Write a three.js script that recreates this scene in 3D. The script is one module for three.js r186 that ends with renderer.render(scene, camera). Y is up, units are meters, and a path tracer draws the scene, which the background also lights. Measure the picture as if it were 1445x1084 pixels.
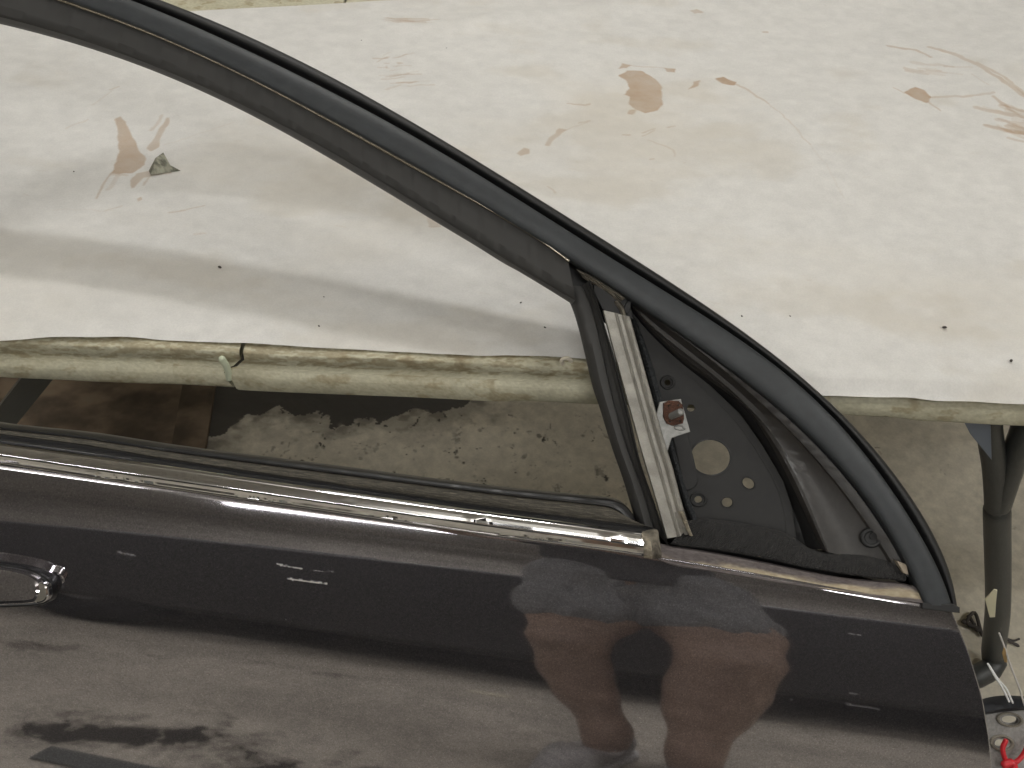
import * as THREE from 'three';
import { mergeGeometries, mergeVertices, toCreasedNormals } from 'three/addons/utils/BufferGeometryUtils.js';
import { RoundedBoxGeometry } from 'three/addons/geometries/RoundedBoxGeometry.js';
import { MarchingCubes } from 'three/addons/objects/MarchingCubes.js';
import { RectAreaLightUniformsLib } from 'three/addons/lights/RectAreaLightUniformsLib.js';

// ---------------------------------------------------------------- camera, lamps, exposure
const scene = new THREE.Scene();
scene.background = new THREE.Color(0x000000);
const camera = new THREE.PerspectiveCamera(39.73, 4 / 3, 0.05, 40);
const ROLL = THREE.MathUtils.degToRad(2.6);
camera.position.set(0, 1.49, 0.8);
camera.up.set(-Math.sin(ROLL), Math.cos(ROLL) * Math.SQRT1_2, -Math.cos(ROLL) * Math.SQRT1_2);
camera.lookAt(0, 1.49 - Math.SQRT1_2, 0.8 - Math.SQRT1_2);   // held at chest height, looking 45 degrees down
scene.add(camera);
const renderer = new THREE.WebGLRenderer({ antialias: true });
renderer.toneMapping = THREE.LinearToneMapping;
renderer.toneMappingExposure = 0.72;
renderer.shadowMap.enabled = true;
RectAreaLightUniformsLib.init();
const LAMP_Y = 2.85;
// x, z, length, width, strength of each ceiling strip lamp
const LAMPS = [
  { at: [0.0, -0.8], len: 0.7, wid: 0.08, power: 96, label: 'white strip lamp hanging over the paper covered table' },
  { at: [-2.6, 0.25], len: 0.5, wid: 0.1, power: 200, label: 'white strip lamp to the left of the table' },
  { at: [0.4, 1.9], len: 1.2, wid: 0.12, power: 46, label: 'white strip lamp above the person and the near side of the parked car' },
  { at: [2.6, 0.9], len: 1.2, wid: 0.12, power: 84, label: 'white strip lamp at the right end of the table' },
  { at: [-2.2, 3.0], len: 1.2, wid: 0.12, power: 30, label: 'white fill lamp added behind the tail of the parked car' },  // added out of view as fill light
  { at: [-0.95, 4.2], len: 1.2, wid: 0.12, power: 60, label: 'white strip lamp added to brighten the far wall, behind the left half of the parked car' },  // added to wash the far wall that the paint mirrors
  { at: [1.4, 4.2], len: 1.2, wid: 0.12, power: 60, label: 'white strip lamp added to brighten the far wall, behind the right half of the parked car' },  // second added lamp, brightens the mirrored far wall
  { at: [0.2, -2.8], len: 1.2, wid: 0.12, power: 30, label: 'white fill lamp added by the wall beyond the table' },  // added unseen lamp, more fill from behind the table
];
const LAMP_COLOR = new THREE.Color(1, 0.99, 0.975);

// ---------------------------------------------------------------- small tools
function rng(seed) { let a = seed >>> 0; return () => { a = (a + 0x6d2b79f5) >>> 0; let t = Math.imul(a ^ (a >>> 15), 1 | a); t = (t + Math.imul(t ^ (t >>> 7), 61 | t)) ^ t; return ((t ^ (t >>> 14)) >>> 0) / 4294967296; }; }
function hash(x, y, s) { let h = Math.imul(x, 374761393) ^ Math.imul(y, 668265263) ^ Math.imul(s, 1274126177); h = Math.imul(h ^ (h >>> 13), 1274126177); return ((h ^ (h >>> 16)) >>> 0) / 4294967296; }
function noise(x, y, s = 0) {
  const xi = Math.floor(x), yi = Math.floor(y); let u = x - xi, v = y - yi; u = u * u * (3 - 2 * u); v = v * v * (3 - 2 * v);
  const a = hash(xi, yi, s), b = hash(xi + 1, yi, s), c = hash(xi, yi + 1, s), d = hash(xi + 1, yi + 1, s);
  return a + (b - a) * u + (c - a) * v + (a - b - c + d) * u * v;
}
function fbm(x, y, s = 0, o = 4) { let t = 0, a = 0.5, n = 0; for (let k = 0; k < o; k++) { t += a * noise(x, y, s + k * 17); n += a; a *= 0.5; x = x * 2.03 + 7.1; y = y * 2.03 + 3.7; } return t / n; }
const clamp = (v, a = 0, b = 1) => Math.min(b, Math.max(a, v));
const smooth = (a, b, v) => { const t = clamp((v - a) / (b - a)); return t * t * (3 - 2 * t); };
const mix = (a, b, t) => a + (b - a) * t;
const mix3 = (a, b, t) => [mix(a[0], b[0], t), mix(a[1], b[1], t), mix(a[2], b[2], t)];
const used = new Map();
function numbered(n) { const k = used.get(n) || 0; used.set(n, k + 1); return k ? `${n}_${String(k).padStart(3, '0')}` : n; }
function shade(o) { o.traverse((m) => { if (m.isMesh) { m.castShadow = true; m.receiveShadow = true; } }); return o; }
function part(name, geo, mat, parent) { const m = new THREE.Mesh(geo, mat); m.name = name; m.castShadow = m.receiveShadow = true; parent.add(m); return m; }
function thing(name, label, category, group, pos = [0, 0, 0]) {
  const g = new THREE.Group(); g.name = numbered(name); g.position.set(...pos); g.userData = { label, category }; if (group) g.userData.group = group; scene.add(g); return g;
}
function solo(name, geo, mat, label, category, group) {
  const m = new THREE.Mesh(geo, mat); m.name = numbered(name); m.userData = { label, category }; if (group) m.userData.group = group; m.castShadow = m.receiveShadow = true; scene.add(m); return m;
}
function structure(name, geo, mat) { const m = new THREE.Mesh(geo, mat); m.name = name; m.userData.kind = 'structure'; m.receiveShadow = m.castShadow = true; scene.add(m); return m; }
// a colour texture: fn(u, v, x, y) gives sRGB 0..255
function colorTex(w, h, fn) {
  const d = new Uint8Array(w * h * 4);
  for (let j = 0; j < h; j++) for (let i = 0; i < w; i++) { const c = fn((i + 0.5) / w, (j + 0.5) / h, i, j), k = (j * w + i) * 4; d[k] = clamp(c[0], 0, 255); d[k + 1] = clamp(c[1], 0, 255); d[k + 2] = clamp(c[2], 0, 255); d[k + 3] = 255; }
  const t = new THREE.DataTexture(d, w, h); t.colorSpace = THREE.SRGBColorSpace; return finishTex(t);
}
function grayTex(w, h, fn) {
  const d = new Uint8Array(w * h * 4);
  for (let j = 0; j < h; j++) for (let i = 0; i < w; i++) { const c = clamp(fn((i + 0.5) / w, (j + 0.5) / h, i, j)) * 255, k = (j * w + i) * 4; d[k] = d[k + 1] = d[k + 2] = c; d[k + 3] = 255; }
  return finishTex(new THREE.DataTexture(d, w, h));
}
function finishTex(t) { t.wrapS = t.wrapT = THREE.RepeatWrapping; t.magFilter = THREE.LinearFilter; t.minFilter = THREE.LinearMipmapLinearFilter; t.generateMipmaps = true; t.needsUpdate = true; return t; }
function scaled(t, sx, sy = sx) { const c = t.clone(); c.repeat.set(1 / sx, 1 / sy); c.needsUpdate = true; return c; }
// a mask drawn with canvas strokes, read back as one channel
function drawn(w, h, draw) { const c = document.createElement('canvas'); c.width = w; c.height = h; const g = c.getContext('2d'); g.fillStyle = '#000'; g.fillRect(0, 0, w, h); draw(g); const px = g.getImageData(0, 0, w, h).data; return (u, v) => { const x = clamp(Math.floor(u * w), 0, w - 1), y = clamp(Math.floor(v * h), 0, h - 1); return px[(y * w + x) * 4] / 255; }; }
const vec = (p) => new THREE.Vector3(p[0], p[1], p[2] ?? 0);
function spread(points, n) {   // even spacing, small wobbles of the traced points smoothed away
  const L = new THREE.CatmullRomCurve3(points.map(vec), false, 'centripetal').getSpacedPoints(n - 1); if (n < 50) return L;
  for (let k = 0; k < 6; k++) { const q = L.map((p) => p.clone()); for (let i = 1; i < n - 1; i++) L[i].copy(q[i - 1]).add(q[i + 1]).multiplyScalar(0.25).addScaledVector(q[i], 0.5); }
  return L;
}
function geoFrom(pos, uv, idx, crease = 0.7) {
  let g = new THREE.BufferGeometry(); g.setAttribute('position', new THREE.Float32BufferAttribute(pos, 3)); g.setAttribute('uv', new THREE.Float32BufferAttribute(uv, 2)); g.setIndex(idx);
  return crease ? toCreasedNormals(g, crease) : (g.computeVertexNormals(), g);
}
// grid of rows of points -> skin, uv in metres
function skin(rows, crease = 0.7, bump) {
  const n = rows[0].length, pos = [], uv = [], idx = [], across = new Float32Array(n);
  rows.forEach((r, j) => { let along = 0; r.forEach((p, i) => { if (i) along += p.distanceTo(r[i - 1]); if (j) across[i] += p.distanceTo(rows[j - 1][i]); const w = bump ? bump(along, across[i], j, i) : 0; pos.push(p.x, p.y, p.z + w); uv.push(along, across[i]); }); });
  for (let j = 0; j + 1 < rows.length; j++) for (let i = 0; i + 1 < n; i++) { const a = j * n + i; idx.push(a, a + n, a + 1, a + 1, a + n, a + n + 1); }
  return geoFrom(pos, uv, idx, crease);
}
// a skin between two rails; the profile lists [share of the way from A to B, lift]
function band(A, B, profile, n = 60, crease = 0.7, bump) {
  const a = spread(A, n), b = spread(B, n);
  return skin(profile.map(([t, w]) => a.map((p, i) => { const q = p.clone().lerp(b[i], t); q.z += w; return q; })), crease, bump);
}
function tube(points, r, n = 24, sides = 10, closedEnds = true) {
  const c = new THREE.CatmullRomCurve3(points.map(vec), false, 'centripetal'); const g = new THREE.TubeGeometry(c, n, r, sides, false); const list = [g];
  if (closedEnds) for (const t of [0, 1]) { const s = new THREE.SphereGeometry(r, sides, 6); const p = c.getPoint(t); s.translate(p.x, p.y, p.z); list.push(s); }
  return mergeGeometries(list.map((x) => x.toNonIndexed()));
}
function shapeOf(points) { const s = new THREE.Shape(); points.forEach((p, i) => (i ? s.lineTo(p[0], p[1]) : s.moveTo(p[0], p[1]))); s.closePath(); return s; }
function curveShape(points) { const s = new THREE.Shape(); const c = new THREE.SplineCurve(points.concat([points[0]]).map((p) => new THREE.Vector2(p[0], p[1]))); c.getPoints(points.length * 6).forEach((p, i) => (i ? s.lineTo(p.x, p.y) : s.moveTo(p.x, p.y))); return s; }
function slab(points, w0, depth, bevel = 0.0008, curved = false, holes = []) {
  const s = curved ? curveShape(points) : shapeOf(points);
  for (const [x, y, rx, ry, rot] of holes) { const h = new THREE.Path(); h.absellipse(x, y, rx, ry, 0, Math.PI * 2, true, rot || 0); s.holes.push(h); }
  const g = new THREE.ExtrudeGeometry(s, { depth, bevelEnabled: bevel > 0, bevelThickness: bevel, bevelSize: bevel, bevelSegments: 2, curveSegments: 28 });
  g.translate(0, 0, w0); return g;
}
const std = (o) => new THREE.MeshStandardMaterial({ side: THREE.DoubleSide, ...o });
const phys = (o) => new THREE.MeshPhysicalMaterial({ side: THREE.DoubleSide, ...o });
const lin = (r, g, b) => new THREE.Color().setRGB(r, g, b);

// ---------------------------------------------------------------- materials
const grain = grayTex(512, 512, (u, v, i, j) => 0.5 + 0.1 * (hash(i, j, 3) - 0.5) + 0.8 * (fbm(u * 90, v * 90, 5, 3) - 0.5));
const dust = colorTex(512, 512, (u, v, i, j) => { const n = fbm(u * 22, v * 22, 9, 4), f = hash(i, j, 4); const k = 205 + 50 * (n - 0.3) + 22 * (f - 0.5); return [k, k * 0.985, k * 0.95]; });
const wear = colorTex(1024, 256, (u, v, i, j) => { const s = fbm(u * 30, v * 90, 21, 4), q = fbm(u * 260, v * 30, 33, 3); let k = 150 + 70 * (s - 0.5) + 40 * (q - 0.5); if (s > 0.62) k += 60; return [k, k * 0.97, k * 0.9]; });
const mottle = colorTex(512, 512, (u, v, i, j) => { const n = fbm(u * 7, v * 9, 221, 5), q = fbm(u * 40, v * 30, 223, 4); const k = 165 + 90 * smooth(0.25, 0.75, n) + 40 * (q - 0.5); return [k, k * 0.98, k * 0.95]; });
const M = {};
M.matteBlack = std({ color: lin(0.038, 0.045, 0.054), roughness: 0.5, map: scaled(dust, 0.2) });
M.rubber = std({ color: lin(0.04, 0.039, 0.037), roughness: 0.62 });
M.rubberDark = std({ color: lin(0.012, 0.012, 0.012), roughness: 0.55 });
M.gloss = phys({ color: lin(0.01, 0.01, 0.011), roughness: 0.35, clearcoat: 0.25, clearcoatRoughness: 0.2 });
M.chrome = std({ color: lin(0.74, 0.74, 0.76), roughness: 0.045, metalness: 1 });
M.satin = std({ color: lin(0.5, 0.5, 0.5), roughness: 0.3, metalness: 1, map: scaled(dust, 0.1) });

// paint: dark violet grey metallic under clear coat, with scuffs where the photograph shows them
const [paintTex, paintWear] = (() => {
  const W = 2048, H = 1024, X0 = -0.7, XW = 1.3, YH = 0.65;
  const mark = drawn(W, H, (g) => {
    const R = rng(77), px = (p) => [(p[0] - X0) / XW * W, -p[1] / YH * H];
    const streak = (a, b, wd, al) => { const A = px(a), B = px(b); g.strokeStyle = `rgba(255,255,255,${al})`; g.lineCap = 'round'; const n = 14; for (let k = 0; k < n; k++) { const t0 = k / n, t1 = (k + 0.85) / n; g.lineWidth = wd * (0.4 + R()); g.beginPath(); g.moveTo(mix(A[0], B[0], t0), mix(A[1], B[1], t0) + (R() - 0.5) * 1.2); g.lineTo(mix(A[0], B[0], t1), mix(A[1], B[1], t1) + (R() - 0.5) * 1.2); g.stroke(); } };
    const S = [[-.2154,-.0989,-.02],[-.1907,-.1003,-.02],[-.2037,-.1127,-.02],[-.1652,-.1122,-.02],[-.3714,-.1096,-.02],[-.3523,-.1112,-.02],[.3392,-.0847,-.02],[.3532,-.0848,-.02],[.3555,-.151,-.02],[.366,-.1509,-.02],[.356,-.1642,-.02],[.3897,-.1651,-.02],[.4034,-.103,-.02],[.4484,-.1141,-.02],[-.1836,-.1008,-.02],[-.1594,-.0987,-.02],[-.3068,-.1706,-.02],[-.2993,-.1646,-.02]];
    streak(S[0], S[1], 2.2, 0.85); streak(S[2], S[3], 2.6, 0.95); streak(S[4], S[5], 4, 0.1); streak(S[6], S[7], 2, 0.12); streak(S[8], S[9], 2, 0.12); streak(S[10], S[11], 2, 0.15); streak(S[14], S[15], 1.2, 0.3);
    for (let k = 0; k < 70; k++) { const x = X0 + R() * XW, y = -R() * 0.6, l = 0.004 + R() * 0.03, a = (R() - 0.5) * 0.5; streak([x, y], [x + Math.cos(a) * l, y + Math.sin(a) * l], 0.8, 0.05 + 0.1 * R()); }
    for (let k = 0; k < 160; k++) { const p = px([X0 + R() * XW, -R() * 0.6]); g.fillStyle = `rgba(255,255,255,${0.1 + 0.5 * R() * R()})`; g.beginPath(); g.arc(p[0], p[1], 0.5 + R(), 0, 7); g.fill(); }
  });
  const t = colorTex(W, H, (u, v, i, j) => { const m = mark(u, v), f = hash(i, j, 91), f2 = hash(i >> 1, j >> 1, 92); let k = 158 + 26 * (f - 0.5) + 22 * (f2 - 0.5) + (f > 0.985 ? 40 : 0); return [mix(k * 1.0, 225, m), mix(k * 0.982, 222, m), mix(k * 1.018, 215, m)]; });
  const wearTex = grayTex(W / 2, H / 2, () => 0); { const d = wearTex.image.data; for (let j = 0; j < H / 2; j++) for (let i = 0; i < W / 2; i++) { const m = clamp(mark((i + 0.5) / W * 2, (j + 0.5) / H * 2) * 1.6), k = (j * W / 2 + i) * 4; d[k] = 255; d[k + 1] = mix(26, 180, m); d[k + 2] = mix(235, 20, m); } }
  for (const x of [t, wearTex]) { x.repeat.set(1 / XW, 1 / YH); x.offset.set(-X0 / XW, 0); } return [t, wearTex];
})();
M.paint = phys({ color: lin(1, 1, 1), map: paintTex, metalness: 1, roughness: 0.45, roughnessMap: paintWear, metalnessMap: paintWear, clearcoat: 1, clearcoatRoughness: 0.01 });

// ---------------------------------------------------------------- floor
const floorTex = (() => {
  const S = 2048, X0 = -2.5, Z0 = -1.5, L = 5;
  const px = (p) => [(p[0] - X0) / L * S, (p[1] - Z0) / L * S];
  const dark = drawn(S, S, (g) => {
    const R = rng(5);
    const poly = (pts, al) => { g.filter = 'blur(15px)'; g.fillStyle = `rgba(255,255,255,${al})`; g.beginPath(); pts.map(px).forEach((p, i) => (i ? g.lineTo(...p) : g.moveTo(...p))); g.fill(); g.filter = 'none'; };
    // shade under the tabletop, painted dark into the floor colour
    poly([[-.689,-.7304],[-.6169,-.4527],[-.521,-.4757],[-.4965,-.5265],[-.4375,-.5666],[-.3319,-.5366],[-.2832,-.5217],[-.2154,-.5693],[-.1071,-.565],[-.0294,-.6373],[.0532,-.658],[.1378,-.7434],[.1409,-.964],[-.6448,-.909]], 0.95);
    // damp patches by the foot of the door
    const blot = (x, z, r, al, n = 14) => { for (let k = 0; k < n; k++) { const a = R() * 7, d = R() * r; g.fillStyle = `rgba(255,255,255,${al * (0.4 + 0.6 * R())})`; g.beginPath(); g.ellipse(...px([x + Math.cos(a) * d, z + Math.sin(a) * d * 0.6]), (0.01 + R() * r * 0.35) / L * S, (0.006 + R() * r * 0.2) / L * S, R() * 3, 0, 7); g.fill(); } };
    blot(-0.62, 1.02, 0.2, 0.4, 40); blot(-0.45, 0.93, 0.2, 0.35, 40); blot(-0.3, 0.85, 0.2, 0.45, 60); blot(-0.05, 0.82, 0.2, 0.4, 60); blot(-0.8, 0.95, 0.2, 0.4, 50); blot(0.1, 0.9, 0.15, 0.3, 40); blot(0.0, 1.3, 0.1, 0.25); blot(-0.5, 1.7, 0.2, 0.3); blot(-1.2, 1.6, 0.3, 0.3);
    // leaf-like flecks and crumbs of dirt under the window
    for (let k = 0; k < 420; k++) { const x = -0.45 + R() * 0.75, z = -0.62 + R() * 0.3 + (R() - 0.5) * 0.05; if (R() < (x + 0.45) * 0.8) continue; g.fillStyle = `rgba(255,255,255,${0.35 + 0.6 * R()})`; g.beginPath(); g.ellipse(...px([x, z]), (0.0016 + R() * R() * 0.008) / L * S, (0.0014 + R() * 0.0035) / L * S, 0.9 + R() * 1.2, 0, 7); g.fill(); }
    for (let k = 0; k < 900; k++) { g.fillStyle = `rgba(255,255,255,${0.2 + 0.5 * R()})`; g.beginPath(); g.ellipse(R() * S, R() * S, 0.5 + R() * R() * 3, 0.5 + R() * 1.2, R() * 3, 0, 7); g.fill(); }
    for (let k = 0; k < 60; k++) blot(X0 + R() * L, Z0 + R() * L, 0.05 + R() * 0.2, 0.12, 8);
  });
  return colorTex(S, S, (u, v, i, j) => {
    const x = X0 + u * L, z = Z0 + v * L, wu = u + (fbm(x * 22, z * 22, 61, 4) - 0.5) * 0.014, wv = v + (fbm(x * 22, z * 22, 67, 4) - 0.5) * 0.014;
    const big = fbm(x * 1.6, z * 1.6, 41, 4), mid = fbm(x * 9, z * 9, 43, 4), fine = fbm(x * 70, z * 70, 47, 3), f = hash(i, j, 49);
    let k = 194 + 34 * (big - 0.5) + 34 * (mid - 0.5) + 34 * (fine - 0.5) + 12 * (f - 0.5);
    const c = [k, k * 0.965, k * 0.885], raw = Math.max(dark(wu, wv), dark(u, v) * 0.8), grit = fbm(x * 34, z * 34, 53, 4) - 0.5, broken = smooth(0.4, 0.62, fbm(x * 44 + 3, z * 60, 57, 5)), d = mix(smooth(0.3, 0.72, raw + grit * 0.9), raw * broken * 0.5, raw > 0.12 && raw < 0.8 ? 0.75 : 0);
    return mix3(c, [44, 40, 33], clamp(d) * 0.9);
  });
})();
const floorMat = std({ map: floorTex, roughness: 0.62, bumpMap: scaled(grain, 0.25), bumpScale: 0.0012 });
{
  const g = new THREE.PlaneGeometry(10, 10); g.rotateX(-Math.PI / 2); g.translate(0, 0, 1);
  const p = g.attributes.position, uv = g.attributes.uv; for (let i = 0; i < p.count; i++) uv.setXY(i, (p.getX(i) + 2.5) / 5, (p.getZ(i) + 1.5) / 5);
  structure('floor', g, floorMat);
}
// the garage around it, which lights and is mirrored
const wallMat = std({ color: lin(0.71, 0.705, 0.69), roughness: 0.9, map: scaled(dust, 2) });
for (const [n, w, h, d, x, y, z] of [['ceiling', 10.4, 0.2, 10.4, 0, 3.25, 1], ['wall_back', 10, 3.15, 0.2, 0, 1.575, -4.1], ['wall_front', 10, 3.15, 0.2, 0, 1.575, 6.1], ['wall_left', 0.2, 3.15, 10.4, -5.1, 1.575, 1], ['wall_right', 0.2, 3.15, 10.4, 5.1, 1.575, 1]]) {
  const g = new THREE.BoxGeometry(w, h, d); g.translate(x, y, z); structure(n, g, wallMat);
}
LAMPS.forEach((l, i) => {
  const t = thing('ceiling_lamp', l.label, 'lamp', null, [l.at[0], LAMP_Y, l.at[1]]);
  part('housing', new RoundedBoxGeometry(l.len + 0.06, 0.07, l.wid + 0.05, 2, 0.012).translate(0, 0.045, 0), std({ color: lin(0.7, 0.7, 0.68), roughness: 0.5 }), t);
  part('diffuser', new THREE.BoxGeometry(l.len, 0.006, l.wid).translate(0, 0.004, 0), std({ color: 0x222222, emissive: LAMP_COLOR, emissiveIntensity: 4 }), t);
  const r = new THREE.RectAreaLight(LAMP_COLOR, l.power, l.len, l.wid); r.position.set(0, -0.012, 0); r.rotation.x = -Math.PI / 2; r.name = 'lamp_light'; t.add(r);
  // side tubes and upward lights, added to brighten the ceiling and lift the fill
  for (const side of [-1, 1]) {
    part('tube', new THREE.CylinderGeometry(0.013, 0.013, l.len, 12).rotateZ(Math.PI / 2).translate(0, 0.06, side * 0.125), std({ color: 0x222222, emissive: LAMP_COLOR, emissiveIntensity: 4 }), t);
    const w = new THREE.RectAreaLight(LAMP_COLOR, l.power * 1.5, l.len, 0.035); w.position.set(0, 0.082, side * 0.125); w.rotation.x = Math.PI / 2; w.name = 'lamp_light'; t.add(w);
  }
});

// ---------------------------------------------------------------- folding table
const TOP = 0.74, FRONT = 0.027;
const tableTex = colorTex(1024, 256, (u, v, i, j) => {
  const s = fbm(u * 60, v * 22, 71, 5), q = fbm(u * 14, v * 6, 73, 4), f = fbm(u * 300, v * 90, 75, 2);
  let c = [196, 192, 172]; c = mix3(c, [180, 173, 150], smooth(0.4, 0.75, q) * 0.6); c = mix3(c, [150, 136, 108], smooth(0.54, 0.76, s) * 0.55); if (v < 0.17) c = mix3(c, [118, 102, 74], smooth(0.42, 0.62, fbm(u * 90, v * 60, 77, 4)) * 0.38); const k = (f - 0.5) * 30; return [c[0] + k, c[1] + k, c[2] + k];
});
M.table = std({ color: lin(0.95, 0.95, 0.9), map: scaled(tableTex, 0.9, 0.22), roughness: 0.55, bumpMap: scaled(grain, 0.22), bumpScale: 0.0004 });
M.legSteel = phys({ color: lin(0.055, 0.06, 0.062), roughness: 0.42, map: scaled(dust, 0.3), bumpMap: scaled(grain, 0.22), bumpScale: 0.0002, clearcoat: 0.2, clearcoatRoughness: 0.4 });
const table = thing('folding_table', 'cream plastic folding table covered in stained white paper, behind the car door', 'table');
const SEAM = [[-.2841,.7315]][0][0];
function rim(x0, x1, crank, seed) {
  // front rim profile, from the top round to the underside: [z, y]
  const prof = [[-0.02, 0.7396], [-0.003, 0.7396], [-0.0006, 0.7388], [0.0008, 0.737], [0.001, 0.7285], [0.0002, 0.7265], [0.0008, 0.7185], [0.0022, 0.716], [0.0068, 0.7135], [0.0082, 0.7115], [0.0084, 0.6965], [0.0078, 0.6945], [0.006, 0.6936], [-0.012, 0.6945]];
  const jog = [7, 7, 7, 7, 7, 5, -2, -11, -11, -10, -5, -3, -3, -3];   // the halves hook into each other, mm
  const n = 140, rows = prof.map(([z, y], k) => Array.from({ length: n }, (_, i) => {
    const e = jog[k] * 0.001, x = mix(x0 + (x0 > -1 ? e : 0), x1 + (x1 < 1 ? e : 0), i / (n - 1)), low = k > 9; let dy = (noise(x * 9, 3, seed) - 0.5) * 0.003 + (low ? (noise(x * 26, 8, seed) - 0.5) * 0.0016 : 0);
    if (low) dy -= 0.003 * crank(x);
    return new THREE.Vector3(x, y + dy, FRONT - 0.007 + z + (noise(x * 14, k, seed) - 0.5) * 0.0008);
  }));
  return skin(rows, 0.9);
}
function half(name, x0, x1, depth, crank, seed) {
  const g = part(name, new THREE.BoxGeometry(x1 - x0, 0.03, depth - 0.035).translate((x0 + x1) / 2, 0.724, FRONT - 0.026 - (depth - 0.035) / 2), M.table, table);
  part('rim', rim(x0, x1, crank, seed), M.table, g);
}
const step1 = [[-.0071,.6946],[.4167,.6956]].map((p) => p[0]);
half('tabletop', -1.25, SEAM - 0.002, 0.99, () => 0, 3);
half('tabletop', SEAM + 0.002, 1.25, 0.99, (x) => smooth(step1[1] - 0.012, step1[1] + 0.008, x) + (1 - smooth(step1[0] - 0.008, step1[0] + 0.008, x)), 8);
// the hooked end where the two halves meet
{ const b = [[-.296,.7334],[-.2936,.7256],[-.2925,.7145],[-.2931,.7062]]; part('seam_cap', tube(b.map((p) => [p[0], p[1], FRONT - 0.0005]), 0.0036, 16, 10), std({ color: lin(0.56, 0.6, 0.45), roughness: 0.5 }), table); }
// legs: forked tube at the right, strut at the left
{
  const rt = [[.5803,.5664],[.6181,.4792],[.6507,.3948],[.7334,.1649],[.7717,.0385],[.7807,-.0324]];
  const [a, b, c, d, e, f] = rt.map((p) => [p[0], p[1], -0.1]);
  part('leg', mergeGeometries([tube([c, d, e, [f[0] - 0.006, 0.026, -0.09], [f[0] - 0.04, 0.021, -0.07]], 0.0178, 40, 16), tube([c, b, a, [a[0] - 0.03, 0.68, -0.1]], 0.0158, 20, 12)]), M.legSteel, table);
  const br = [[.6484,.4066],[.6398,.464],[.6289,.5493],[.6187,.6321]].map((p) => [p[0], p[1], -0.1]);
  part('leg_fork', tube(br, 0.0165, 20, 12), M.legSteel, table);
  const bl = [[.52,.6124],[.5417,.5822],[.581,.5392],[.5586,.5981]]; part('brace_plate', slab(bl, -0.064, 0.004, 0.0008), std({ color: lin(0.16, 0.19, 0.25), roughness: 0.35, metalness: 0.5 }), table);
  const st = [[-.6457,.4433],[-.7125,.3682],[-.8363,.2106]].map((p) => [p[0], p[1], -0.25]);
  const bx = new THREE.BoxGeometry(0.034, 0.44, 0.02); const s = part('strut', bx, M.legSteel, table); const A = vec(st[0]), B = vec(st[2]); s.position.copy(A).lerp(B, 0.5); s.rotation.z = Math.atan2(B.y - A.y, B.x - A.x) + Math.PI / 2;
}
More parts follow.
